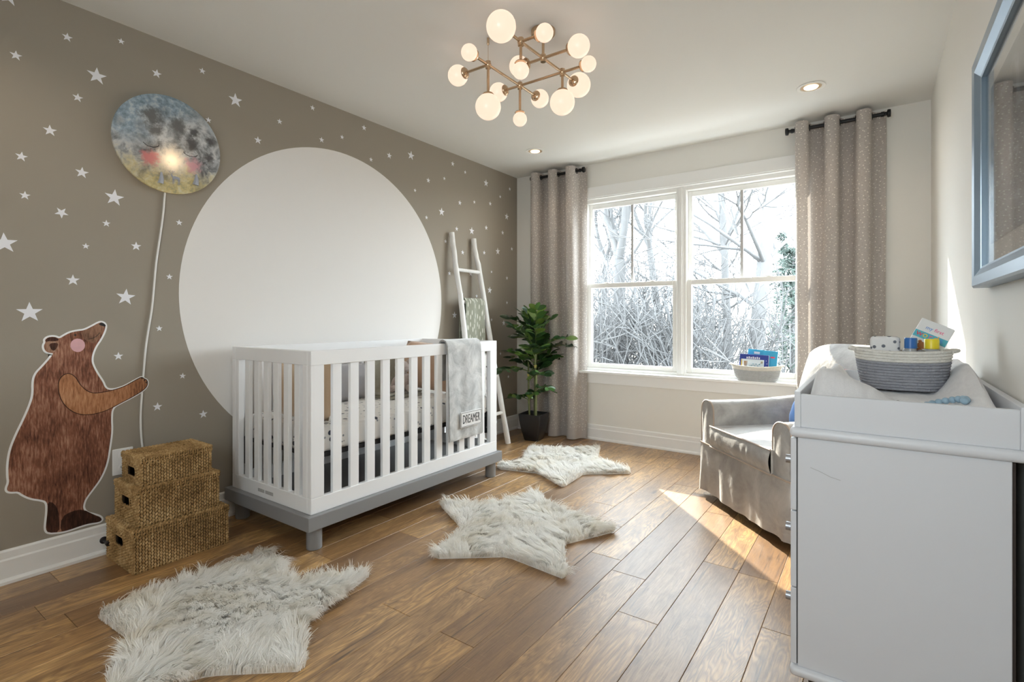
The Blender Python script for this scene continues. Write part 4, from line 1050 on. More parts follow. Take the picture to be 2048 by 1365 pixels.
for i, ((dx, dy), hh) in enumerate(canes):
    c_ = MB().tube([(pcx + dx, pcy + dy, .21), (pcx + dx * 1.15, pcy + dy * 1.2, .21 + (hh - .21) * .5), (pcx + dx * 1.1, pcy + dy * 1.4, hh)], [.0105, .0095, .0080], 10).build('cane', m_cane, plant, smooth=50)
    if i in (0, 3): MB().tube([(pcx + dx * 1.12, pcy + dy * 1.3, hh * .82), (pcx + dx * 1.12, pcy + dy * 1.3, hh * .82 + .025)], .0122, 10).build('cane_joint', m_joint2, c_, smooth=50)
def frond(p0, az, el, ln, npair, lsize, droop):
    p0 = Vector(p0); pts = []; d = Vector((math.cos(az) * math.cos(el), math.sin(az) * math.cos(el), math.sin(el)))
    p = p0.copy(); n_ = 8
    for i in range(n_ + 1):
        pts.append(p.copy()); p = p + d * ln / n_; d = (d + Vector((0, 0, -droop / n_))).normalized()
    if min(q.x for q in pts) < .07: return
    fo = MB().tube(pts, [.0042 - .0026 * i / n_ for i in range(n_ + 1)], 6).build('frond_stem', m_stem, plant, smooth=50)
    def put(t, side, sc):
        i = min(int(t * n_), n_ - 1); f_ = t * n_ - i; q = pts[i].lerp(pts[i + 1], f_); tan = (pts[i + 1] - pts[i]).normalized()
        sidev = tan.cross(Vector((0, 0, 1))).normalized(); upv = sidev.cross(tan).normalized()
        if side == 0: dirv = tan
        else: dirv = (tan * .55 + sidev * side * .85 + upv * prn.uniform(-.10, .35)).normalized()
        nrm = (upv + Vector((prn.uniform(-.8, .8), prn.uniform(-1.0, .4), prn.uniform(-.3, .2)))).normalized()
        xv = dirv.cross(nrm).normalized(); nz = xv.cross(dirv)
        q2 = q + dirv * lsize * sc
        if q2.x < .02 or q2.y > 4.10: dirv = (dirv + Vector((.4 if q2.x < .02 else 0, -.5 if q2.y > 4.10 else 0, 0))).normalized(); xv = dirv.cross(nrm).normalized(); nz = xv.cross(dirv)
        M = Matrix((xv, dirv, nz)).transposed().to_4x4(); M.translation = q - Vector(plant.location)
        s = lsize * sc
        o = link('leaf', leaf_me, fo); o.matrix_local = M @ Matrix.Diagonal((s * .95, s, s, 1))
    for j in range(npair):
        t = .22 + .74 * j / max(1, npair - 1) if npair > 1 else .6
        for sd in (-1, 1): put(min(t, .98), sd, .8 + .25 * math.sin(PI * (j + 1) / (npair + 1)))
    put(.999, 0, .95)
top = [(pcx + .02, pcy - .01)]
for i in range(18):
    az = 2 * PI * i * 5 / 18 + prn.uniform(-.2, .2) - .3
    (dx, dy), hh = canes[i % 5]
    frond((pcx + dx * 1.1, pcy + dy * 1.4, min(hh, .95) - prn.uniform(0, .26)), az, prn.uniform(.25, .95), prn.uniform(.24, .34), 6, prn.uniform(.098, .120), prn.uniform(.5, .95))
for i in range(5):
    az = 2 * PI * i / 5 + .4
    frond((pcx + .015, pcy, .93 + .02 * i), az, 1.0 + .1 * (i % 3), .20, 5, .100, .55)
for i, az in enumerate((-2.5, -1.2, -.2, 2.9, 1.0)):
    (dx, dy), hh = canes[i % 5]
    frond((pcx + dx * 1.1, pcy + dy * 1.2, .36 + .05 * (i % 3)), az, .55, .16, 4, .078, .9)

# ================================================================== CURTAINS AND RODS
def curtain_material():
    k = NT('sequin_dot_linen', rough=.75, spec=.2, sheen=.25)
    uv = k.coord('UV')
    mp = k.node('Mapping'); mp.inputs['Scale'].default_value = (1, 1, 1); k.L(uv, mp.inputs[0])
    weave = k.noise(k.coord('UV', scale=(60, 700, 1)), 1.0, 3, .6)
    base = k.ramp(weave, [(0.32, (0.37, 0.325, 0.295)), (0.5, (0.53, 0.480, 0.445)), (0.7, (0.66, 0.62, 0.585))])
    d = k.voro(mp.outputs[0], 34.0, .82, dims='2D')
    msk = k.ramp(d, [(0.105, (1, 1, 1)), (0.14, (0, 0, 0))])
    c = k.mix(msk, base, (0.88, 0.83, 0.76)); k.color(c)
    k.bump(weave, .25, .004)
    tl = k.node('BsdfTranslucent'); k.L(k.mix(.2, c, (0.8, .78, .75)), tl.inputs[0])
    mx = k.node('MixShader'); mx.inputs[0].default_value = .20
    k.L(k.p.outputs[0], mx.inputs[1]); k.L(tl.outputs[0], mx.inputs[2]); k.L(mx.outputs[0], k.out.inputs[0]); return k.m
m_curt = curtain_material()
m_iron = mat('black_iron', (0.012, 0.012, 0.013), .42, metal=.4)
def curtain(x0, x1, folds, z0, z1, ph, label, flare, xs=None, lean=0.0, seed=0):
    yr = 4.165
    t = thing('curtain', label, 'curtain', ((x0 + x1) / 2, yr, z0), group='sequin dot curtains')
    def fn(u, v):
        z = z0 + (z1 - z0) * v
        am = .068 * (1.0 - .22 * (1 - v)) + .004 * math.sin(6 * v + u * 9 + seed)
        a = u * folds * 2 * PI + ph + .10 * math.sin(3.0 * v + u * 5 + seed)
        s = math.sin(a)
        y = yr - am * (math.copysign(abs(s) ** .75, s))
        x = x0 + (x1 - x0) * u + flare * (1 - v) * (u - .5) - .012 * math.sin(2 * a) + lean * (1 - v)
        if v < .06: y += .004 * math.sin(u * 40)
        return (x, y, z)
    nu, nv = int(folds * 28), 60
    mb = MB().grid(fn, nu, nv)
    # arc-length uv so the sequins keep their size
    ss = [0]
    for i in range(nu):
        a, b = Vector(fn(i / nu, .5)), Vector(fn((i + 1) / nu, .5)); ss.append(ss[-1] + (b - a).length)
    for i in range(nu + 1):
        for j in range(nv + 1): mb.uv[i * (nv + 1) + j] = (ss[i], j / nv * (z1 - z0))
    me = mb.mesh('cloth', m_curt, origin=tuple(t.location), smooth=0, fix=False)
    link('cloth', me, t)
    MB().grid(lambda u, v: tuple(Vector(fn(u, .0 + .028 * v)) + Vector((0, -.0025, 0))), nu, 3).build('hem', m_curt, t, smooth=0, fix=False)
    for i in range(int(folds * 2)):
        u = ((i + .0) * PI + PI - (ph % PI)) / (folds * 2 * PI)
        if 0 < u < 1:
            c = fn(u, (2.432 - z0) / (z1 - z0)); n_ = 18
            MB().tube([(c[0], yr + .021 * math.cos(2 * PI * q / n_), 2.432 + .021 * math.sin(2 * PI * q / n_)) for q in range(n_)], .0036, 6, close=True).build('grommet', m_iron, t, smooth=60)
    return t
curtain(.215, .790, 3.0, .006, 2.470, -1.05, 'grey-beige sequin dot curtain left of the window behind the plant', .015, seed=1)
curtain(2.452, 2.985, 3.0, .006, 2.472, -.75, 'grey-beige sequin dot curtain right of the window behind the armchair', -.02, seed=4)
def rod(x0, x1, label, fin):
    t = thing('curtain_rod', label, 'curtain rod', ((x0 + x1) / 2, 4.165, 2.432), group='short black curtain rods')
    MB().cyl((x0, 4.165, 2.432), (x1, 4.165, 2.432), .0125, n=16).build('pole', m_iron, t, smooth=40)
    for xe, s in ((x0, -1), (x1, 1)):
        fp = [(.001, 0), (.016, 0), (.016, .016), (.012, .019), (.012, .030), (.024, .034), (.026, .040), (.024, .052), (.001, .054)]
        MB().lathe([(r, s * h_) for r, h_ in fp], (xe, 4.165, 2.432), 18, 'x').build('finial', m_iron, t, smooth=40)
    for xb in (x0 + .05, x1 - .05):
        b_ = MB().cyl((xb, 4.165, 2.424), (xb, 4.258, 2.424), .006, n=10); b_.lathe([(.001, 0), (.022, 0), (.022, .005), (.001, .005)], (xb, 4.258, 2.424), 16, 'y')
        b_.build('bracket', m_iron, t, smooth=40)
    return t
rod(.285, .752, 'short black curtain rod above the left curtain', True)
rod(2.462, 2.968, 'short black curtain rod above the right curtain', True)

# ================================================================== CHANDELIER
m_brass = mat('brushed_champagne_metal', (0.62, 0.46, 0.31), .24, metal=1.0)
def globe_mat():
    k = NT('lit_opal_globe', rough=.3, spec=.5); p = k.p
    p.inputs['Base Color'].default_value = (.25, .22, .19, 1)
    lw = k.node('LayerWeight'); lw.inputs['Blend'].default_value = .35
    p.inputs['Emission Color'].default_value = (1.0, 0.71, 0.54, 1); p.inputs['Emission Strength'].default_value = 0.55
    return k.m
m_globe = globe_mat()
ch = thing('chandelier', 'brushed brass branching ceiling light with fourteen lit opal globes', 'ceiling light', (1.613, 2.152, H))
ZC = 2.366
N1, N2, N3, N4, N5 = (1.353, 2.049, ZC), (1.353, 2.340, ZC), (1.618, 2.332, ZC), (1.613, 2.152, ZC), (1.608, 1.965, ZC)
N2 = (1.353, 2.332, ZC)
MB().lathe([(.001, 0), (.060, 0), (.060, -.016), (.054, -.024), (.012, -.026), (.001, -.026)], (1.613, 2.152, H), 28).build('canopy', m_brass, ch, smooth=40)
for nd in (N1, N2, N3, N4, N5):
    MB().sphere(nd, .0165, 18, 12).cyl((nd[0], nd[1], nd[2] - .019), (nd[0], nd[1], nd[2] + .017), .0135, n=16).build('joint', m_brass, ch, smooth=40)
def chrod(a, b): MB().cyl(a, b, .0068, n=12).build('rod', m_brass, ch, smooth=40)
chrod(N5, N3); chrod(N1, N2); chrod(N2, N3); chrod(N4, (1.613, 2.152, H - .02))
# support wires to the ceiling
for nd in (N1, N2):
    wi = MB().cyl((nd[0], nd[1], ZC + .01), (nd[0], nd[1], H - .02), .0011, n=6).build('support_wire', m_brass, ch, smooth=40)
    MB().lathe([(.001, 0), (.0065, 0), (.0065, -.030), (.003, -.036), (.001, -.036)], (nd[0], nd[1], H), 12).build('wire_anchor', m_brass, wi, smooth=40)
GL = [(N5, (0, -1, 0), .152, .065), (N5, (1, 0, 0), .128, .0395), (N4, (1, 0, 0), .195, .052), (N3, (1, 0, 0), .150, .0385), (N3, (0, 1, 0), .180, .0640),
      (N4, (-1, 0, 0), .142, .050), (N1, (0, -1, 0), .147, .0390), (N1, (-1, 0, 0), .200, .0525), (N2, (-1, 0, 0), .146, .0515), (N2, (0, 1, 0), .205, .0510),
      (N5, (0, 0, -1), .133, .0380), (N1, (0, 0, -1), .211, .0640), (N2, (0, 0, -1), .184, .0380), (N3, (0, 0, -1), .156, .0640)]
for nd, d, L_, r_ in GL:
    nd = Vector(nd); d = Vector(d); c = nd + d * L_
    chrod(nd, c - d * (r_ + .006))
    g = MB().sphere(c, r_, 28, 18).build('globe', m_globe, ch, smooth=0)
    e_ = c - d * (r_ + .010)
    q = MB().tube([e_, e_ + d * .006, e_ + d * .012, e_ + d * .017], [.010, .024, .029, .029 if r_ > .045 else .022], 18).build('socket_cup', m_brass, ch, smooth=40)

# ================================================================== RECESSED LIGHTS
m_can = mat('recess_trim', (0.84, 0.83, 0.80), .5); m_lamp = mat('recess_lamp', (1, .9, .75), .4, emit=((1.0, .74, .48), 1.5)); m_baf = mat('recess_reflector', (0.75, 0.60, 0.42), .3, metal=.5)
def recessed(x_, y_, label, power=5):
    t = thing('recessed_light', label, 'ceiling light', (x_, y_, H), group='recessed ceiling lights')
    MB().lathe([(.058, 0), (.075, 0), (.078, -.003), (.076, -.006), (.060, -.006), (.056, -.001)], (x_, y_, H), 32).build('trim_ring', m_can, t, smooth=40)
    rf = MB(); rf.lathe([(.001, -.001), (.057, -.001), (.057, -.004), (.001, -.004)], (x_, y_, H), 28).build('reflector', m_baf, t, smooth=40)
    MB().lathe([(.001, -.004), (.040, -.004), (.036, -.009), (.001, -.011)], (x_, y_, H), 24).build('lamp_lens', m_lamp, t, smooth=40)
    ld = bpy.data.lights.new('downlight', 'SPOT'); ld.energy = power; ld.color = (1, .84, .66); ld.spot_size = math.radians(150); ld.spot_blend = .8; ld.shadow_soft_size = .04
    lo = bpy.data.objects.new('downlight', ld); COL.objects.link(lo); lo.parent = t; lo.location = (0, 0, -.014)
recessed(.606, 3.652, 'round recessed ceiling light near the left curtain')
recessed(2.620, 3.604, 'round recessed ceiling light near the right curtain')
recessed(.606, .35, 'added recessed fill light above the bear side, out of view', 9)  # unseen downlight added as warm fill for the left wall
recessed(2.620, .35, 'added recessed fill light above the dresser side, out of view', 6)  # another unseen downlight added for warm fill
# ================================================================== ARMCHAIR (local frame: x across the front, y to the back)
def velvet(name, a, b, c):
    k = NT(name, rough=.55, spec=.3, sheen=.55); k.p.inputs['Sheen Roughness'].default_value = .35
    n = k.noise(k.coord('Object'), 6, 5, .62, .5); k.color(k.ramp(n, [(0.32, a), (0.5, b), (0.68, c)]))
    k.bump(k.noise(k.coord('Object'), 22, 4, .55), .16, .02); return k.m
m_velvet = velvet('silver_velvet', (0.250, 0.243, 0.235), (0.345, 0.337, 0.325), (0.445, 0.437, 0.422))
m_pipe = mat('taupe_piping', (0.40, 0.32, 0.26), .6, sheen=.3)
AW, AD = .83, .78
chair = thing('armchair', 'silver grey velvet glider armchair with piping and a pleated skirt', 'armchair', (2.050, 3.322, 0), math.atan2(2.761 - 3.322, 2.577 - 2.050))
O0 = (0, 0, 0)
def lb(mb, name, m, parent=chair, **kw): return mb.build(name, m, parent, origin=O0, **kw)
# skirt: a loop round the chair, flared and rippled, with corner pleats
def skirt_pt(u, v):
    per = [(0, AW), (AW, AD), (AW + AD, AW), (2 * AW + AD, AD)]
    s = u * 2 * (AW + AD)
    if s < AW: x_, y_, nx, ny, t = s, 0, 0, -1, s / AW
    elif s < AW + AD: x_, y_, nx, ny, t = AW, s - AW, 1, 0, (s - AW) / AD
    elif s < 2 * AW + AD: x_, y_, nx, ny, t = AW - (s - AW - AD), AD, 0, 1, (s - AW - AD) / AW
    else: x_, y_, nx, ny, t = 0, AD - (s - 2 * AW - AD), -1, 0, (s - 2 * AW - AD) / AD
    z = .045 + (.325 - .045) * v; fl = (1 - v)
    e_ = min(t, 1 - t)
    rip = .006 * math.sin(t * 17 + 1.2) * fl + .004 * math.sin(t * 41 + 3 * v) * fl
    pleat = -.022 * math.exp(-((e_) / .018) ** 2) * fl
    off = .004 + .018 * fl + rip + pleat
    z += (.003 * math.sin(t * 9) + (-.006 if e_ < .05 else 0)) * fl
    return (x_ + nx * off, y_ + ny * off, z)
lb(MB().grid(skirt_pt, 220, 10, cu=True), 'skirt', m_velvet, smooth=55)
lb(MB().tube([skirt_pt(i / 120, 1.0)[:2] + (.326,) for i in range(120)], .0052, 6, close=True), 'piping', m_pipe, smooth=60)
def rounded_profile(w_, h_, r, n=7):
    """upright rounded-top profile in (x, z)"""
    out = [(0, 0)]; out += [(0 + r - r * math.cos(t), h_ - r + r * math.sin(t)) for t in np.linspace(0, PI / 2, n)]
    out += [(w_ - r + r * math.sin(t), h_ - r + r * math.cos(t)) for t in np.linspace(0, PI / 2, n)]; out.append((w_, 0)); return out
AR = .138
for x0 in (0.0, AW - AR):
    prof = rounded_profile(AR, .275, .062)
    a_ = MB(); sec = []
    ys = [0.0, .006, .02, .10, .3, .5, .66, .72]
    vs = []
    for y_ in ys:
        ins = .010 if y_ == 0 else (.003 if y_ < .01 else 0); rise = .03 * max(0, y_ - .35) / .37
        for px_, pz_ in prof:
            cxm = AR / 2; vs.append((x0 + cxm + (px_ - cxm) * (1 - ins / cxm), y_ + .0, .318 + pz_ * (1 - ins * .8) + rise * (pz_ > .1)))
    m_ = len(prof); fs = []
    for i in range(len(ys) - 1):
        for k_ in range(m_): fs.append((i * m_ + k_, i * m_ + (k_ + 1) % m_, (i + 1) * m_ + (k_ + 1) % m_, (i + 1) * m_ + k_))
    fs += [tuple(range(m_))[::-1], tuple((len(ys) - 1) * m_ + k_ for k_ in range(m_))]
    a_.add(vs, fs); arm_o = lb(a_, 'arm', m_velvet, smooth=45)
    lb(MB().tube([(x0 + p_[0], .004, .318 + p_[1]) for p_ in prof], .0050, 6), 'piping', m_pipe, arm_o, smooth=60)
# seat cushion
sc_ = MB()
def seat_fn(u, v, top=True):
    x_ = AR - .008 + u * (AW - 2 * AR + .016); y_ = -.012 + v * .60
    eu = 1 - abs(2 * u - 1) ** 4; cz_ = .018 * (1 - (2 * u - 1) ** 2) * math.sin(PI * min(1, v * 1.05))
    return (x_, y_, .448 + cz_ if top else .327)
sc_.grid(lambda u, v: seat_fn(u, v), 16, 16)
sc_.grid(lambda u, v: tuple(Vector(seat_fn(u, 0)).lerp(Vector(seat_fn(u, 0, False)), v) + Vector((0, -.016 * math.sin(PI * v) + .0022 * math.sin(u * 43 + 4 * math.sin(u * 9)) * math.sin(PI * v), 0))), 40, 8)
for e_ in (0, 1): sc_.grid(lambda u, v: tuple(Vector(seat_fn(e_, u)).lerp(Vector(seat_fn(e_, u, False)), v)), 16, 4)
seat_o = lb(sc_, 'seat_cushion', m_velvet, smooth=50)
for zt in (True, False):
    lb(MB().tube([tuple(Vector(seat_fn(u, 0, zt)) + Vector((0, -.003, 0))) for u in np.linspace(0, 1, 20)], .0048, 6), 'piping', m_pipe, seat_o, smooth=60)
# seat deck and back
lb(MB().box((.02, .02, .28), (AW - .02, AD - .03, .326)), 'seat_deck', m_velvet, bevel=.01)
def back_pt(u, v, front):
    """u across, v up"""
    a = 2 * u - 1; wb_ = (AW - .02) * (1 - .02 * v)
    z = .31 + v * (.625 - .045 * a * a * a * a - .025 * abs(a) ** 8)
    x_ = AW / 2 + a * wb_ / 2
    th_ = (.075 + .02 * math.sin(PI * v)) * (1 - abs(a) ** 7 * .75) * (1 - .80 * v ** 9)
    yc = .655 + .11 * v - .05 * a * a * (1 - .3 * v)
    return (x_, yc - th_ if front else yc + th_ * .75, z)
bk = MB().grid(lambda u, v: back_pt(u, v, True), 22, 18); bk.grid(lambda u, v: back_pt(u, v, False), 22, 18)
for e_ in (0, 1): bk.grid(lambda u, v: tuple(Vector(back_pt(e_, u, True)).lerp(Vector(back_pt(e_, u, False)), v)), 18, 3)
bk.grid(lambda u, v: tuple(Vector(back_pt(u, 1, True)).lerp(Vector(back_pt(u, 1, False)), v) + Vector((0, 0, .008 * math.sin(PI * v)))), 22, 4)
bko = lb(bk, 'backrest', m_velvet, smooth=50)
pp = [back_pt(0, v, True) for v in np.linspace(.35, 1, 10)] + [back_pt(u, 1, True) for u in np.linspace(.03, .97, 24)] + [back_pt(1, v, True) for v in np.linspace(1, .35, 10)]
lb(MB().tube([(p_[0], p_[1] + .02, p_[2]) for p_ in pp], .0048, 6), 'piping', m_pipe, bko, smooth=60)
m_gbase = mat('dark_glider_base', (0.03, 0.026, 0.022), .5)
gbz = MB().lathe([(.001, 0), (.23, 0), (.23, .018), (.20, .025), (.001, .025)], (AW / 2, AD / 2, 0), 32); gbz.cyl((AW / 2, AD / 2, .02), (AW / 2, AD / 2, .29), .03, n=16)
lb(gbz, 'swivel_base', m_gbase, smooth=40)
# things on the chair
ch_M = Matrix.Translation(chair.location) @ Matrix.Rotation(chair.rotation_euler[2], 4, 'Z')
m_bluec = cloth_mat('blue_cotton', (0.10, 0.24, 0.58)); m_redc = mat('red_book_cover', (0.50, 0.045, 0.03), .5); m_paper = mat('book_paper', (0.80, 0.78, 0.72), .8)
pb = ch_M @ Vector((.425, .400, .470))
pillow('blue_pillow', .34, .20, .10, m_bluec, tuple(pb), math.degrees(chair.rotation_euler[2]), -22, 'blue throw pillow on the armchair seat, half hidden by the dresser')
bkc = ch_M @ Vector((.545, .490, .468))
rb = thing('red_book', 'red book standing against the armchair back behind the rope basket', 'book', tuple(bkc), chair.rotation_euler[2])
Rb = rot('X', -13)
MB().obox((0, .018, .178), (.20, .004, .35), Rb).obox((0, .038, .178), (.20, .004, .35), Rb).obox((-.098, .028, .178), (.004, .024, .35), Rb).build('cover', m_redc, rb, origin=O0)
MB().obox((.002, .028, .178), (.188, .016, .338), Rb).build('pages', m_paper, rb, origin=O0)

# ================================================================== DRESSER WITH CHANGING TRAY
m_dress = mat('grey_white_lacquer', (0.66, 0.675, 0.71), .35, spec=.45); m_knob = mat('brushed_nickel', (0.36, 0.37, 0.40), .35, metal=.8)
m_gapleg = mat('gap_shade_and_leg_dark', (0.032, 0.022, 0.018), .8); m_gapd = mat('drawer_shadow_gap', (0.10, 0.10, 0.10), .8)
DX0, DX1, DY0, DY1 = 2.770, 3.192, 1.585, 2.460
dr = thing('dresser', 'pale grey three-drawer dresser standing along the right wall', 'dresser', ((DX0 + DX1) / 2, (DY0 + DY1) / 2, 0))
MB().box((DX0, DY0, .155), (DX1, DY1, .772)).build('carcass', m_dress, dr, bevel=.002)
MB().box((DX0 - .003, DY0 + .006, .158), (DX0, DY1 - .006, .770)).build('shadow_gap', m_gapd, dr)
MB().box((DX1, DY0 + .004, .158), (DX1 + .006, DY1 - .004, .770)).build('gap_shade_panel', m_gapleg, dr)  # dark panel stands in for shade in the gap between dresser and wall
tp = MB().box((DX0 - .019, DY0 - .012, .772), (3.226, DY1 + .012, .800)).build('top_board', m_dress, dr, bevel=.012, seg=4, smooth=40)
MB().box((DX0 - .019, DY0 - .012, .128), (DX1 + .004, DY1 + .012, .155)).build('bottom_board', m_dress, dr, bevel=.012, seg=4, smooth=40)
for z0, z1 in ((.158, .362), (.366, .570), (.574, .768)):
    d_ = MB().box((DX0 - .017, DY0 + .001, z0), (DX0 - .003, DY1 - .001, z1)).build('drawer', m_dress, dr, bevel=.0015)
    for yk in (1.752, 2.293):
        zc_ = (z0 + z1) / 2
        MB().lathe([(.001, 0), (.008, 0), (.009, -.006), (.0125, -.010), (.0125, -.032), (.001, -.032)], (DX0 - .017, yk, zc_), 18, 'x').build('knob', m_knob, d_, smooth=40)
for lx, ly in ((DX0 + .04, DY0 + .05), (DX1 - .04, DY0 + .05), (DX0 + .04, DY1 - .05), (DX1 - .04, DY1 - .05)):
    MB().cyl((lx, ly, 0), (lx, ly, .13), .014, .022, 16).build('leg', m_gapleg, dr, smooth=40)
MB().tube([(2.800, DY0 - .0003, .695), (2.822, DY0 - .0003, .688), (2.845, DY0 - .0003, .678), (2.868, DY0 - .0003, .673)], .0007, 5).build('scratch', mat('scratch_mark', (.42, .42, .42), .5), dr)
tr = thing('changing_tray', 'pale grey changing tray set on the dresser top', 'changing tray', ((DX0 + DX1) / 2, (DY0 + DY1) / 2, .800))
for a, b in (((2.7625, DY0 - .002, .800), (2.7775, DY1, .896)), ((3.205, DY0 - .002, .800), (3.222, DY1, .896)), ((2.7775, DY0, .800), (3.205, DY0 + .014, .889)), ((2.7775, DY1 - .014, .800), (3.205, DY1, .889))):
    MB().box(a, b).build('side_board', m_dress, tr, bevel=.0015)
# changing pad with muslin cover
def muslin():
    k = NT('white_muslin', rough=.9, spec=.15, sheen=.3)
    v = k.coord('Object', scale=(1, 1, 1)); wv = k.noise(k.coord('Object', scale=(40, 14, 10)), 1.5, 5, .6, .6); fine = k.noise(v, 260, 2)
    k.color(k.ramp(wv, [(0.3, (0.66, 0.65, 0.66)), (0.7, (0.76, 0.75, 0.755))])); k.bump(k.mix(.3, wv, fine), .35, .006); return k.m
m_musl = muslin()
def pad_z(x_, y_):
    s = abs(x_ - 2.992) / .205
    q = min(1, max(0, (s - .42) / .44)); hump = .096 * (3 * q * q - 2 * q ** 3)
    if x_ < 2.992:
        w_ = min(1, max(0, (1.90 - y_) / .18)); q = min(1, max(0, (s - .56) / .26))
        hump = .092 * w_ * min(1, s / .76) ** .7 + .062 * (1 - w_) * (3 * q * q - 2 * q ** 3)
    edge = max(0, (s - .84) / .16); end = min(1, max(.0, (y_ - 1.600) / (.075 if x_ < 2.992 else .075 + .375 * min(1, (x_ - 2.992) / .06))), max(0, (2.445 - y_) / .12)); end = end * end * (3 - 2 * end)
    z = .838 + (.022 + hump) * (.35 + .65 * end)
    return z - (z - .84) * edge ** 2.2 * .98 + .0012 * math.sin(x_ * 90 + y_ * 30)
def pad_fn(u, v): x_ = 2.783 + .417 * u; y_ = 1.602 + .840 * v; return (x_, y_, pad_z(x_, y_))
pdm = MB().grid(pad_fn, 40, 48); pdm.grid(lambda u, v: (2.783 + .417 * u, 1.602 + .840 * v, .802), 4, 4)
for e_ in (0, 1):
    pdm.grid(lambda u, v: tuple(Vector(pad_fn(u, e_)).lerp(Vector((2.783 + .417 * u, 1.602 + .84 * e_, .802)), v)), 40, 2); pdm.grid(lambda u, v: tuple(Vector(pad_fn(e_, u)).lerp(Vector((2.783 + .417 * e_, 1.602 + .84 * u, .802)), v)), 48, 2)
tag(pdm.build('changing_pad', m_musl, smooth=55), 'contoured changing pad in a wrinkled pale muslin cover in the tray', 'changing pad')

# ---- rope basket builder
m_rope_w = mat('cream_rope', (0.78, 0.75, 0.69), .9, bump=(150, .6), var=(60, .1)); m_rope_g = mat('grey_rope', (0.33, 0.335, 0.37), .9, bump=(150, .6), var=(60, .2)); m_rope_l = mat('light_grey_rope', (0.50, 0.51, 0.52), .9, bump=(150, .6), var=(60, .15))
def superloop(cx_, cy_, a, b, z, n=60, e_=2.45, dz=None):
    out = []
    for i in range(n):
        t = 2 * PI * i / n; c, s = math.cos(t), math.sin(t)
        x_ = a * math.copysign(abs(c) ** (2 / e_), c); y_ = b * math.copysign(abs(s) ** (2 / e_), s)
        out.append((cx_ + x_, cy_ + y_, z + (dz(x_ / a) if dz else 0)))
    return out
def rope_basket(loc, a0, a1, b0, b1, h_, rope, nwhite, mg, label, rise, zf=None):
    t = thing('rope_basket', label, 'basket', loc, group='coiled rope baskets')
    n_ = int(h_ / (rope * 1.75)); lower = MB(); rim = MB()
    for i in range(n_):
        f_ = i / (n_ - 1); a = a0 + (a1 - a0) * f_ ** .6; b = b0 + (b1 - b0) * f_ ** .6
        dzf = (lambda q, ff=f_: rise * ff * q * q) if rise else None
        (rim if i >= n_ - nwhite else lower).tube(superloop(0, 0, a, b, rope + i * rope * 1.75, dz=dzf), rope, 8, close=True)
    lower.build('lower_coils', mg, t, origin=O0, smooth=60); rim.build('rim_coils', m_rope_w, t, origin=O0, smooth=60)
    l2 = superloop(0, 0, a0, b0, .002); MB().prism(l2, superloop(0, 0, a0, b0, .002 + rope)).build('bottom', mg, t, origin=O0)
    zt = rope + (n_ - 1) * rope * 1.75 + rise
    for s in (-1, 1):
        MB().tube([(s * (a1 - .002), -b1 * .42, zt - .002), (s * (a1 + .011), -b1 * .30, zt + .001), (s * (a1 + .016), 0, zt + .001), (s * (a1 + .011), b1 * .30, zt + .001), (s * (a1 - .002), b1 * .42, zt - .002)], rope * 1.15, 8).build('handle', m_rope_w, t, origin=O0, smooth=60)
    return t
BXc, BYc, BZ = 3.010, 2.090, .868
rope_basket((BXc, BYc, BZ), .100, .124, .080, .100, .126, .0050, 4, m_rope_g, 'grey rope basket with cream rim full of baby things on the changing pad', .006)
# diaper pack
k = NT('polka_dot_diaper', rough=.8, spec=.2); d = k.voro(k.coord('Object', scale=(1, 1, 1)), 52, .6); k.color(k.mix(k.ramp(d, [(.26, (1, 1, 1)), (.33, (0, 0, 0))]), (0.80, 0.79, 0.78), (0.16, 0.17, 0.20))); k.bump(k.noise(k.coord('Object'), 60), .3, .004); m_dia = k.m
dp = thing('diaper_pack', 'polka dot rolled diaper stack in the left of the rope basket', 'diapers', (2.970, 2.085, .880))
for i in range(3):
    o = rounded_slab(MB(), 2.926, 3.006, 2.040 + i * .030, 2.068 + i * .030, .884, 1.036 - .003 * i, .012).build('diaper', m_dia, dp, smooth=50)
# bottles
m_clear = NT('milky_plastic', rough=.25); m_clear.p.inputs['Base Color'].default_value = (.86, .87, .86, 1); m_clear.p.inputs['Transmission Weight'].default_value = .55; m_clear = m_clear.m
m_bcap = mat('blue_plastic', (0.035, 0.16, 0.47), .35); m_ycap = mat('yellow_plastic', (0.90, 0.72, 0.03), .35)
def bottle(x_, y_, zc_, rcap, hcap, rb_, m, label):
    t = thing('baby_bottle', label, 'bottle', (x_, y_, .874), group='baby bottles in the rope basket')
    MB().lathe([(.001, 0), (rb_, 0), (rb_ + .001, .01), (rb_, zc_ - .874 - .022), (rb_ * .9, zc_ - .874 - .008), (rcap * .85, zc_ - .874), (.001, zc_ - .874)], (x_, y_, .874), 24).build('body', m_clear, t, smooth=40)
    MB().lathe([(.001, 0), (rcap, 0), (rcap, hcap * .9), (rcap * .93, hcap), (.001, hcap)], (x_, y_, zc_), 24).build('cap', m, t, smooth=40)
bottle(3.032, 2.052, .999, .0165, .033, .017, m_bcap, 'baby bottle with a blue cap in the rope basket')
bottle(3.084, 2.062, .999, .0190, .030, .0265, m_ycap, 'round baby bottle with a yellow cap in the rope basket')
rt = thing('rattle', 'clear ball rattle between the two bottles in the rope basket', 'rattle', (3.056, 2.030, .966))
k = NT('clear_ball', rough=.08); k.p.inputs['Base Color'].default_value = (.85, .84, .86, 1); k.p.inputs['Transmission Weight'].default_value = .8
MB().sphere((3.056, 2.030, .982), .0150, 20, 12).build('ball', k.m, rt, smooth=0); MB().cyl((3.056, 2.030, .880), (3.056, 2.030, .970), .005, n=12).build('handle', m_ycap, rt, smooth=40)
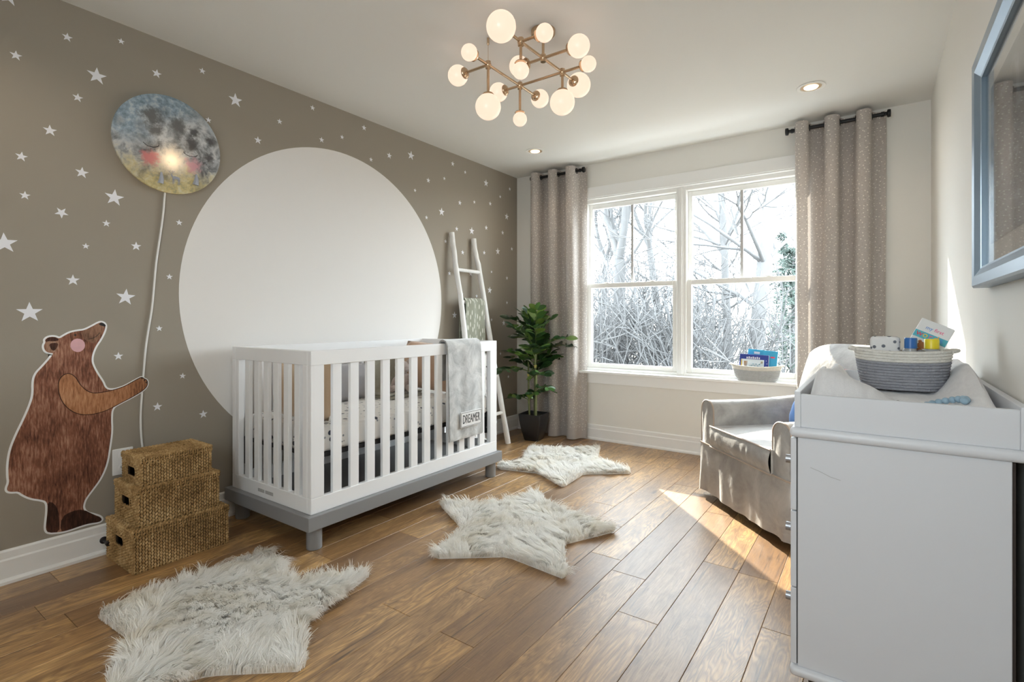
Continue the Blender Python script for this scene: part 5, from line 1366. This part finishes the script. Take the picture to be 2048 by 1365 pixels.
# board book
m_cov = mat('white_book_cover', (0.84, 0.83, 0.82), .4); m_teal = mat('teal_print', (0.10, 0.47, 0.58), .5); m_brn = mat('brown_bear_print', (0.40, 0.15, 0.04), .6)
bb_ = thing('board_book', 'white board book with rainbow title leaning in the rope basket', 'book', (3.072, 2.120, .874))
Mb = basis(Vector((math.cos(math.radians(-26)), 0, math.sin(math.radians(-26)))), Vector((math.sin(math.radians(26)), .22, math.cos(math.radians(26)))), Vector((3.080, 2.125, 1.022)))
def bk_local(o): o.parent = bb_; o.matrix_local = Matrix.Translation(-Vector(bb_.location)) @ Mb; return o
cv = bk_local(link('cover', MB().box((-.045, -.062, -.012), (.045, .062, 0)).mesh('cover', m_cov, bevel=.002)))
pg = bk_local(link('pages', MB().box((-.044, -.060, -.010), (.0465, .060, -.002)).mesh('pages', m_paper)))
def on_book(name, me, x_, y_, z_=.0004):
    o = link(name, me, cv); o.matrix_local = Matrix.Translation((x_, y_, z_)); return o
on_book('title_band', MB().box((-.045, -.011, 0), (.045, .011, .0005)).mesh('title_band', m_teal), 0, .010)
cols = [(0.75, .05, .08), (0.90, .45, .03), (0.10, .30, .70), (0.88, .12, .30), (0.95, .65, .05)]
pm = [mat('title_ink', c, .5) for c in cols]
for i, (chx, xx) in enumerate(zip('words', (-.030, -.014, .0005, .015, .030))): on_book('title_letter', text_mesh(chx, .026, [pm[0], pm[4], pm[3], pm[1], pm[2]][i], .0003), xx, .0125, .0010)
on_book('title_line', text_mesh('my', .016, pm[2], .0003), -.014, .037, .0006); on_book('title_line', text_mesh('first', .016, pm[3], .0003), .013, .037, .0006)
bp = MB().sphere((0, 0, 0), .013, 14, 8, (1, .9, .12)); bp.sphere((-.010, .010, 0), .005, 10, 6, (1, 1, .2)); bp.sphere((.010, .010, 0), .005, 10, 6, (1, 1, .2)); bp.sphere((0, -.020, 0), .012, 12, 8, (1, .8, .12))
on_book('bear_picture', bp.mesh('bear_picture', m_brn, smooth=0), -.008, -.022, .0012)
# teether ring
m_bead = mat('blue_silicone', (0.30, 0.43, 0.53), .55); m_woodt = mat('pale_wood', (0.52, 0.32, 0.19), .5)
te = thing('teether_ring', 'blue bead teething ring with wooden piece on the changing pad', 'teether', (3.085, 1.735, pad_z(3.085, 1.735)))
bead = MB().sphere((0, 0, 0), .0088, 14, 9).mesh('bead', m_bead, smooth=0)
for i in range(17):
    t = 2 * PI * i / 20 - .5
    x_, y_ = 3.085 + .045 * math.cos(t), 1.735 + .042 * math.sin(t)
    zz = pad_z(3.040, 1.735) + (pad_z(3.130, 1.735) - pad_z(3.040, 1.735)) * (x_ - 3.040) / .090
    o = link('bead', bead, te); o.location = Vector((x_, y_, zz + .0086)) - Vector(te.location)
wp = [(3.040, 1.712), (3.022, 1.705), (3.005, 1.700)]
MB().tube([(x_, y_, pad_z(x_, y_) + .009) for x_, y_ in wp], [.0075, .0095, .006], 12).build('wooden_piece', m_woodt, te, smooth=50)
MB().sphere((2.990, 1.694, pad_z(2.990, 1.694) + .007), .007, 12, 8).build('dark_bead', m_gapd, te, smooth=0)

# ================================================================== FRAMED PICTURE ON THE RIGHT WALL
m_pfr = mat('blue_grey_metal_frame', (0.20, 0.265, 0.33), .32, metal=.35, spec=.5); m_matb = mat('cream_mat_board', (0.66, 0.63, 0.57), .8)
k = NT('taupe_art_print', rough=.6); n = k.noise(k.coord('Object', scale=(1, 3, 5)), 2.2, 4, .6, .5); k.color(k.ramp(n, [(0.40, (0.085, 0.075, 0.066)), (0.56, (0.16, 0.14, 0.12)), (0.62, (0.30, 0.31, 0.33)), (0.70, (0.13, 0.11, 0.10))])); m_art = k.m
FY0, FY1, FZ0, FZ1 = 1.36, 2.160, 1.188, 1.885
pf = thing('framed_picture', 'framed print behind glass in a blue-grey frame on the right wall', 'picture', (XR, (FY0 + FY1) / 2, FZ0))
fw_ = .062; xo = XR - .042
prof = [(XR - .002, 0), (xo + .004, 0), (xo, .006), (xo + .002, .034), (xo + .014, fw_ - .006), (xo + .016, fw_), (XR - .002, fw_)]
def fr_loop(d_): return [(FY0 + d_, FZ0 + d_), (FY1 - d_, FZ0 + d_), (FY1 - d_, FZ1 - d_), (FY0 + d_, FZ1 - d_)]
for s in range(4):
    A = []; B = []
    for xx, dd in prof:
        lp = fr_loop(dd); A.append((xx, *lp[s])); B.append((xx, *lp[(s + 1) % 4]))
    MB().prism(A, B).build('frame_rail', m_pfr, pf)
MB().box((XR - .012, FY0 + fw_, FZ0 + fw_), (XR - .006, FY1 - fw_, FZ1 - fw_)).build('mat_board', m_matb, pf)
MB().box((XR - .0135, FY0 + fw_ + .06, FZ0 + fw_ + .06), (XR - .012, FY1 - fw_ - .06, FZ1 - fw_ - .06)).build('print', m_art, pf)
def pic_glass():
    k = NT('picture_glass'); lw = k.node('LayerWeight'); lw.inputs['Blend'].default_value = .5; fac = k.math('ADD', k.math('MULTIPLY', k.math('POWER', lw.outputs['Facing'], 5.0), .9), .04)
    t_ = k.node('BsdfTransparent'); g_ = k.node('BsdfGlossy'); g_.inputs['Roughness'].default_value = .01
    mx = k.node('MixShader'); k.L(fac, mx.inputs[0]); k.L(t_.outputs[0], mx.inputs[1]); k.L(g_.outputs[0], mx.inputs[2]); k.L(mx.outputs[0], k.out.inputs[0]); return k.m
MB().box((XR - .0175, FY0 + fw_, FZ0 + fw_), (XR - .0160, FY1 - fw_, FZ1 - fw_)).build('glass', pic_glass(), pf)

# ================================================================== BASKET OF BOOKS ON THE SILL
SZ = WZ0 + .014
rope_basket((2.205, 4.240, SZ), .128, .172, .042, .058, .112, .0045, 4, m_rope_l, 'pale grey rope basket of books on the window sill', .014)
def sill_book(x_, y_, rz_, roll, w_, h_, m, label, deco):
    t = thing('picture_book', label, 'book', (x_, y_, SZ + .008))
    M = basis(Vector((math.cos(roll), 0, math.sin(roll))), Vector((-math.sin(roll), .10, math.cos(roll))), Vector((x_, y_, SZ + .016 + h_ / 2)))
    def put(o, p=t): o.parent = p; o.matrix_local = Matrix.Translation(-Vector(t.location)) @ M; return o
    cv_ = put(link('cover', MB().box((-w_ / 2, -h_ / 2, -.012), (w_ / 2, h_ / 2, 0)).mesh('cover', m, bevel=.001, seg=1)))
    put(link('pages', MB().box((-w_ / 2 + .002, -h_ / 2, -.010), (w_ / 2 + .001, h_ / 2 + .0005, -.002)).mesh('pages', m_paper)))
    for nm, a, b, mm_ in deco:
        o = link(nm, MB().box((a[0], a[1], 0), (b[0], b[1], .0006)).mesh(nm, mm_), cv_)
m_navy = mat('navy_cover', (0.014, 0.035, 0.26), .4); m_cyan = mat('cyan_cover', (0.03, 0.36, 0.60), .4); m_pale = mat('pale_cover_print', (0.66, 0.74, 0.80), .5); m_orng = mat('orange_print', (0.85, 0.40, 0.06), .5); m_yel = mat('yellow_print', (0.90, 0.66, 0.05), .5); m_redp = mat('red_print', (0.72, 0.05, 0.12), .5); m_wht = mat('white_print', (0.85, 0.85, 0.88), .5)
sill_book(2.236, 4.268, 0, -.08, .205, .215, m_cyan, 'light blue picture book at the back of the sill basket', [('title_mark', (-.06, .075), (-.02, .092), m_pale), ('picture_mark', (.055, .055), (.085, .066), m_redp)])
dn = [('picture_panel', (-.088, -.09), (.070, .055), m_pale), ('yellow_strip', (-.090, -.02), (-.080, .050), m_yel), ('orange_picture', (-.070, -.005), (-.045, .040), m_orng), ('sun_mark', (.045, .028), (.062, .044), m_yel), ('red_picture', (.03, -.03), (.052, -.008), m_redp)]
for i in range(7): dn.append(('title_mark', (-.052 + i * .014, .058), (-.044 + i * .014, .072 + .003 * (i % 2)), m_wht))
for i in range(6): dn.append(('print_line', (-.02 + i * .011, .004 + .012 * (i % 2)), (-.012 + i * .011, .012 + .012 * (i % 2)), m_teal))
for i in range(5): dn.append(('star_mark', (.082 + .006 * (i % 2), -.04 + i * .022), (.086 + .006 * (i % 2), -.036 + i * .022), m_wht))
sill_book(2.188, 4.226, 0, -.035, .200, .182, m_navy, 'navy blue picture book at the front of the sill basket', dn)

# ================================================================== OUTSIDE: WINTER WOODS
m_bark = mat('grey_bark', (0.090, 0.089, 0.089), .9, var=(4, .25)); m_twig = mat('twig_bark', (0.078, 0.078, 0.079), .9); m_ground = mat('leaf_litter', (0.13, 0.115, 0.10), .95, var=(1.2, .25)); m_needle = mat('evergreen_needles', (0.05, 0.07, 0.06), .8)
def gz(x_, y_): return -1.1 + .05 * (y_ - 6)
gm = MB().grid(lambda u, v: (-30 + 60 * u, 5.2 + 50 * v, gz(0, 5.2 + 50 * v)), 4, 10)
tag(gm.build('ground', m_ground, fix=False), 'leaf-covered ground of the winter woods outside', 'ground', kind='structure')
def branch(mb, p, d, ln, r, depth, rg, tw):
    r = max(r, .013)
    n_ = 4; pts = [p.copy()]; rs = [r]
    for i in range(n_):
        d = (d + Vector((rg.gauss(0, .11), rg.gauss(0, .11), rg.gauss(.03, .08)))).normalized(); p = p + d * ln / n_
        pts.append(p.copy()); rs.append(r * (1 - .42 * (i + 1) / n_))
    (mb if depth > 2 else tw).tube(pts, rs, 7 if depth > 2 else 4, cap=False)
    if depth <= 0: return
    nk = 3 if depth >= 3 else rg.choice((3, 4))
    for i in range(nk):
        q = rg.randint(1, n_) if i else n_
        a = rg.uniform(.35, .95); ax = d.orthogonal().normalized(); ax.rotate(Quaternion(d, rg.uniform(0, 2 * PI)))
        nd = d.copy(); nd.rotate(Quaternion(ax, a if i else a * .5))
        branch(mb, pts[q].copy(), nd, ln * rg.uniform(.58, .82), rs[q] * rg.uniform(.55, .78), depth - 1, rg, tw)
def tree(x_, y_, r, trunk, lean, seed, depth, label):
    rg = random.Random(seed); z = gz(x_, y_)
    t = thing('bare_tree', label, 'tree', (x_, y_, z), group='bare trees outside the window')
    tk = MB(); tw = MB(); p = Vector((x_, y_, z - .1)); pts = [p.copy()]; rs = [r * 1.25]
    d = Vector((lean, 0, 1)).normalized()
    for i in range(6):
        d = (d + Vector((rg.gauss(0, .025), rg.gauss(0, .025), 0))).normalized(); p = p + d * trunk / 6; pts.append(p.copy()); rs.append(r * (1 - .05 * i))
    tk.tube(pts, rs, 12, cap=False); br = MB()
    for i in range(3):
        a = rg.uniform(.15, .55); ax = Vector((math.cos(i * 2.1 + seed), math.sin(i * 2.1 + seed), 0)); nd = d.copy(); nd.rotate(Quaternion(ax, a))
        branch(br, p.copy(), nd, trunk * .55, r * .62, depth, rg, tw)
    for i in range(5):
        q = pts[rg.randint(2, 5)]; az = rg.uniform(0, 2 * PI); branch(br, q.copy(), Vector((math.cos(az), math.sin(az), .6)).normalized(), trunk * .36, r * .30, depth - 1, rg, tw)
    tk.build('trunk', m_bark, t, smooth=60, fix=False); br.build('boughs', m_bark, t, smooth=60, fix=False)
    tag(tw.build('twigs', m_twig, t, fix=False), kind='stuff')
tree(-3.05, 14.0, .21, 3.6, .02, 5, 4, 'bare grey tree with a forked trunk seen in the left window')
tree(.62, 13.0, .175, 6.5, .02, 8, 4, 'thick pale bare trunk seen right of the right window bar')
tree(-.78, 17.0, .13, 6.0, -.01, 12, 4, 'slim bare tree just left of the thick pale trunk')
tree(-4.2, 21.0, .17, 4.5, -.10, 17, 4, 'leaning bare tree behind the mullion post')
tree(-2.9, 26.0, .18, 4.2, .08, 19, 4, 'distant bare tree low in the right window')
tree(-7.6, 22.0, .16, 4.0, .05, 23, 4, 'distant bare tree at the left edge of the left window')
tree(-5.2, 17.5, .10, 3.6, .22, 29, 4, 'thin slanting bare tree in the left window')
def brush(x_, y_, sp, hh, seed, label):
    rg = random.Random(seed); z = gz(x_, y_); mb = MB()
    for i in range(46):
        p = Vector((x_ + rg.gauss(0, sp), y_ + rg.gauss(0, .5), z)); d = Vector((rg.gauss(0, .35), rg.gauss(0, .3), 1)).normalized(); branch(mb, p, d, hh * rg.uniform(.35, .6), .016, 2, rg, mb)
    t = tag(mb.build('bare_shrub', m_twig, fix=False, origin=(x_, y_, z)), label, 'shrub', 'bare shrubs outside the window'); t.location = (x_, y_, z)
for i, (x_, y_, l_) in enumerate([(-3.2, 11.5, 'tangled bare shrub low in the left window'), (-1.6, 12.5, 'tangled bare shrub below the mullion post'), (-.4, 11.5, 'tangled bare shrub behind the sill basket'), (-4.6, 14.5, 'tangled bare shrub at the far left of the left window'), (-2.4, 16.5, 'farther bare shrub between the two windows')]):
    brush(x_, y_, .8, 2.7, 70 + i, l_)
def evergreen(x_, y_, hh, rad, seed, label):
    rg = random.Random(seed); z = gz(x_, y_); t = thing('evergreen_tree', label, 'tree', (x_, y_, z))
    MB().cyl((x_, y_, z - .1), (x_, y_, z + hh), .09, .02, 8).build('trunk', m_bark, t, fix=False); nd = MB()
    for i in range(150):
        f_ = rg.uniform(.12, 1) ; zz = z + hh * f_; L_ = rad * (1.08 - f_) * rg.uniform(.7, 1.1) + .1; az = rg.uniform(0, 2 * PI)
        d = Vector((math.cos(az), math.sin(az), -.15)); p0 = Vector((x_, y_, zz))
        for s in range(9):
            p = p0 + d * L_ * (s + 1) / 9; w_ = .16 * (1.2 - s / 9)
            for _ in range(2):
                a = Vector((rg.gauss(0, 1), rg.gauss(0, 1), rg.gauss(-.3, .6))).normalized() * w_ * 1.3; b = a.orthogonal().normalized() * .022
                nd.add([p - b, p + b, p + a], [(0, 1, 2)])
    tag(nd.build('needles', m_needle, t, fix=False), kind='stuff')
evergreen(1.20, 15.0, 3.6, 1.5, 3, 'dark evergreen beside the right curtain, outside the window')
evergreen(.2, 21.0, 4.6, 1.5, 4, 'pale distant evergreen behind the thick bare trunk')
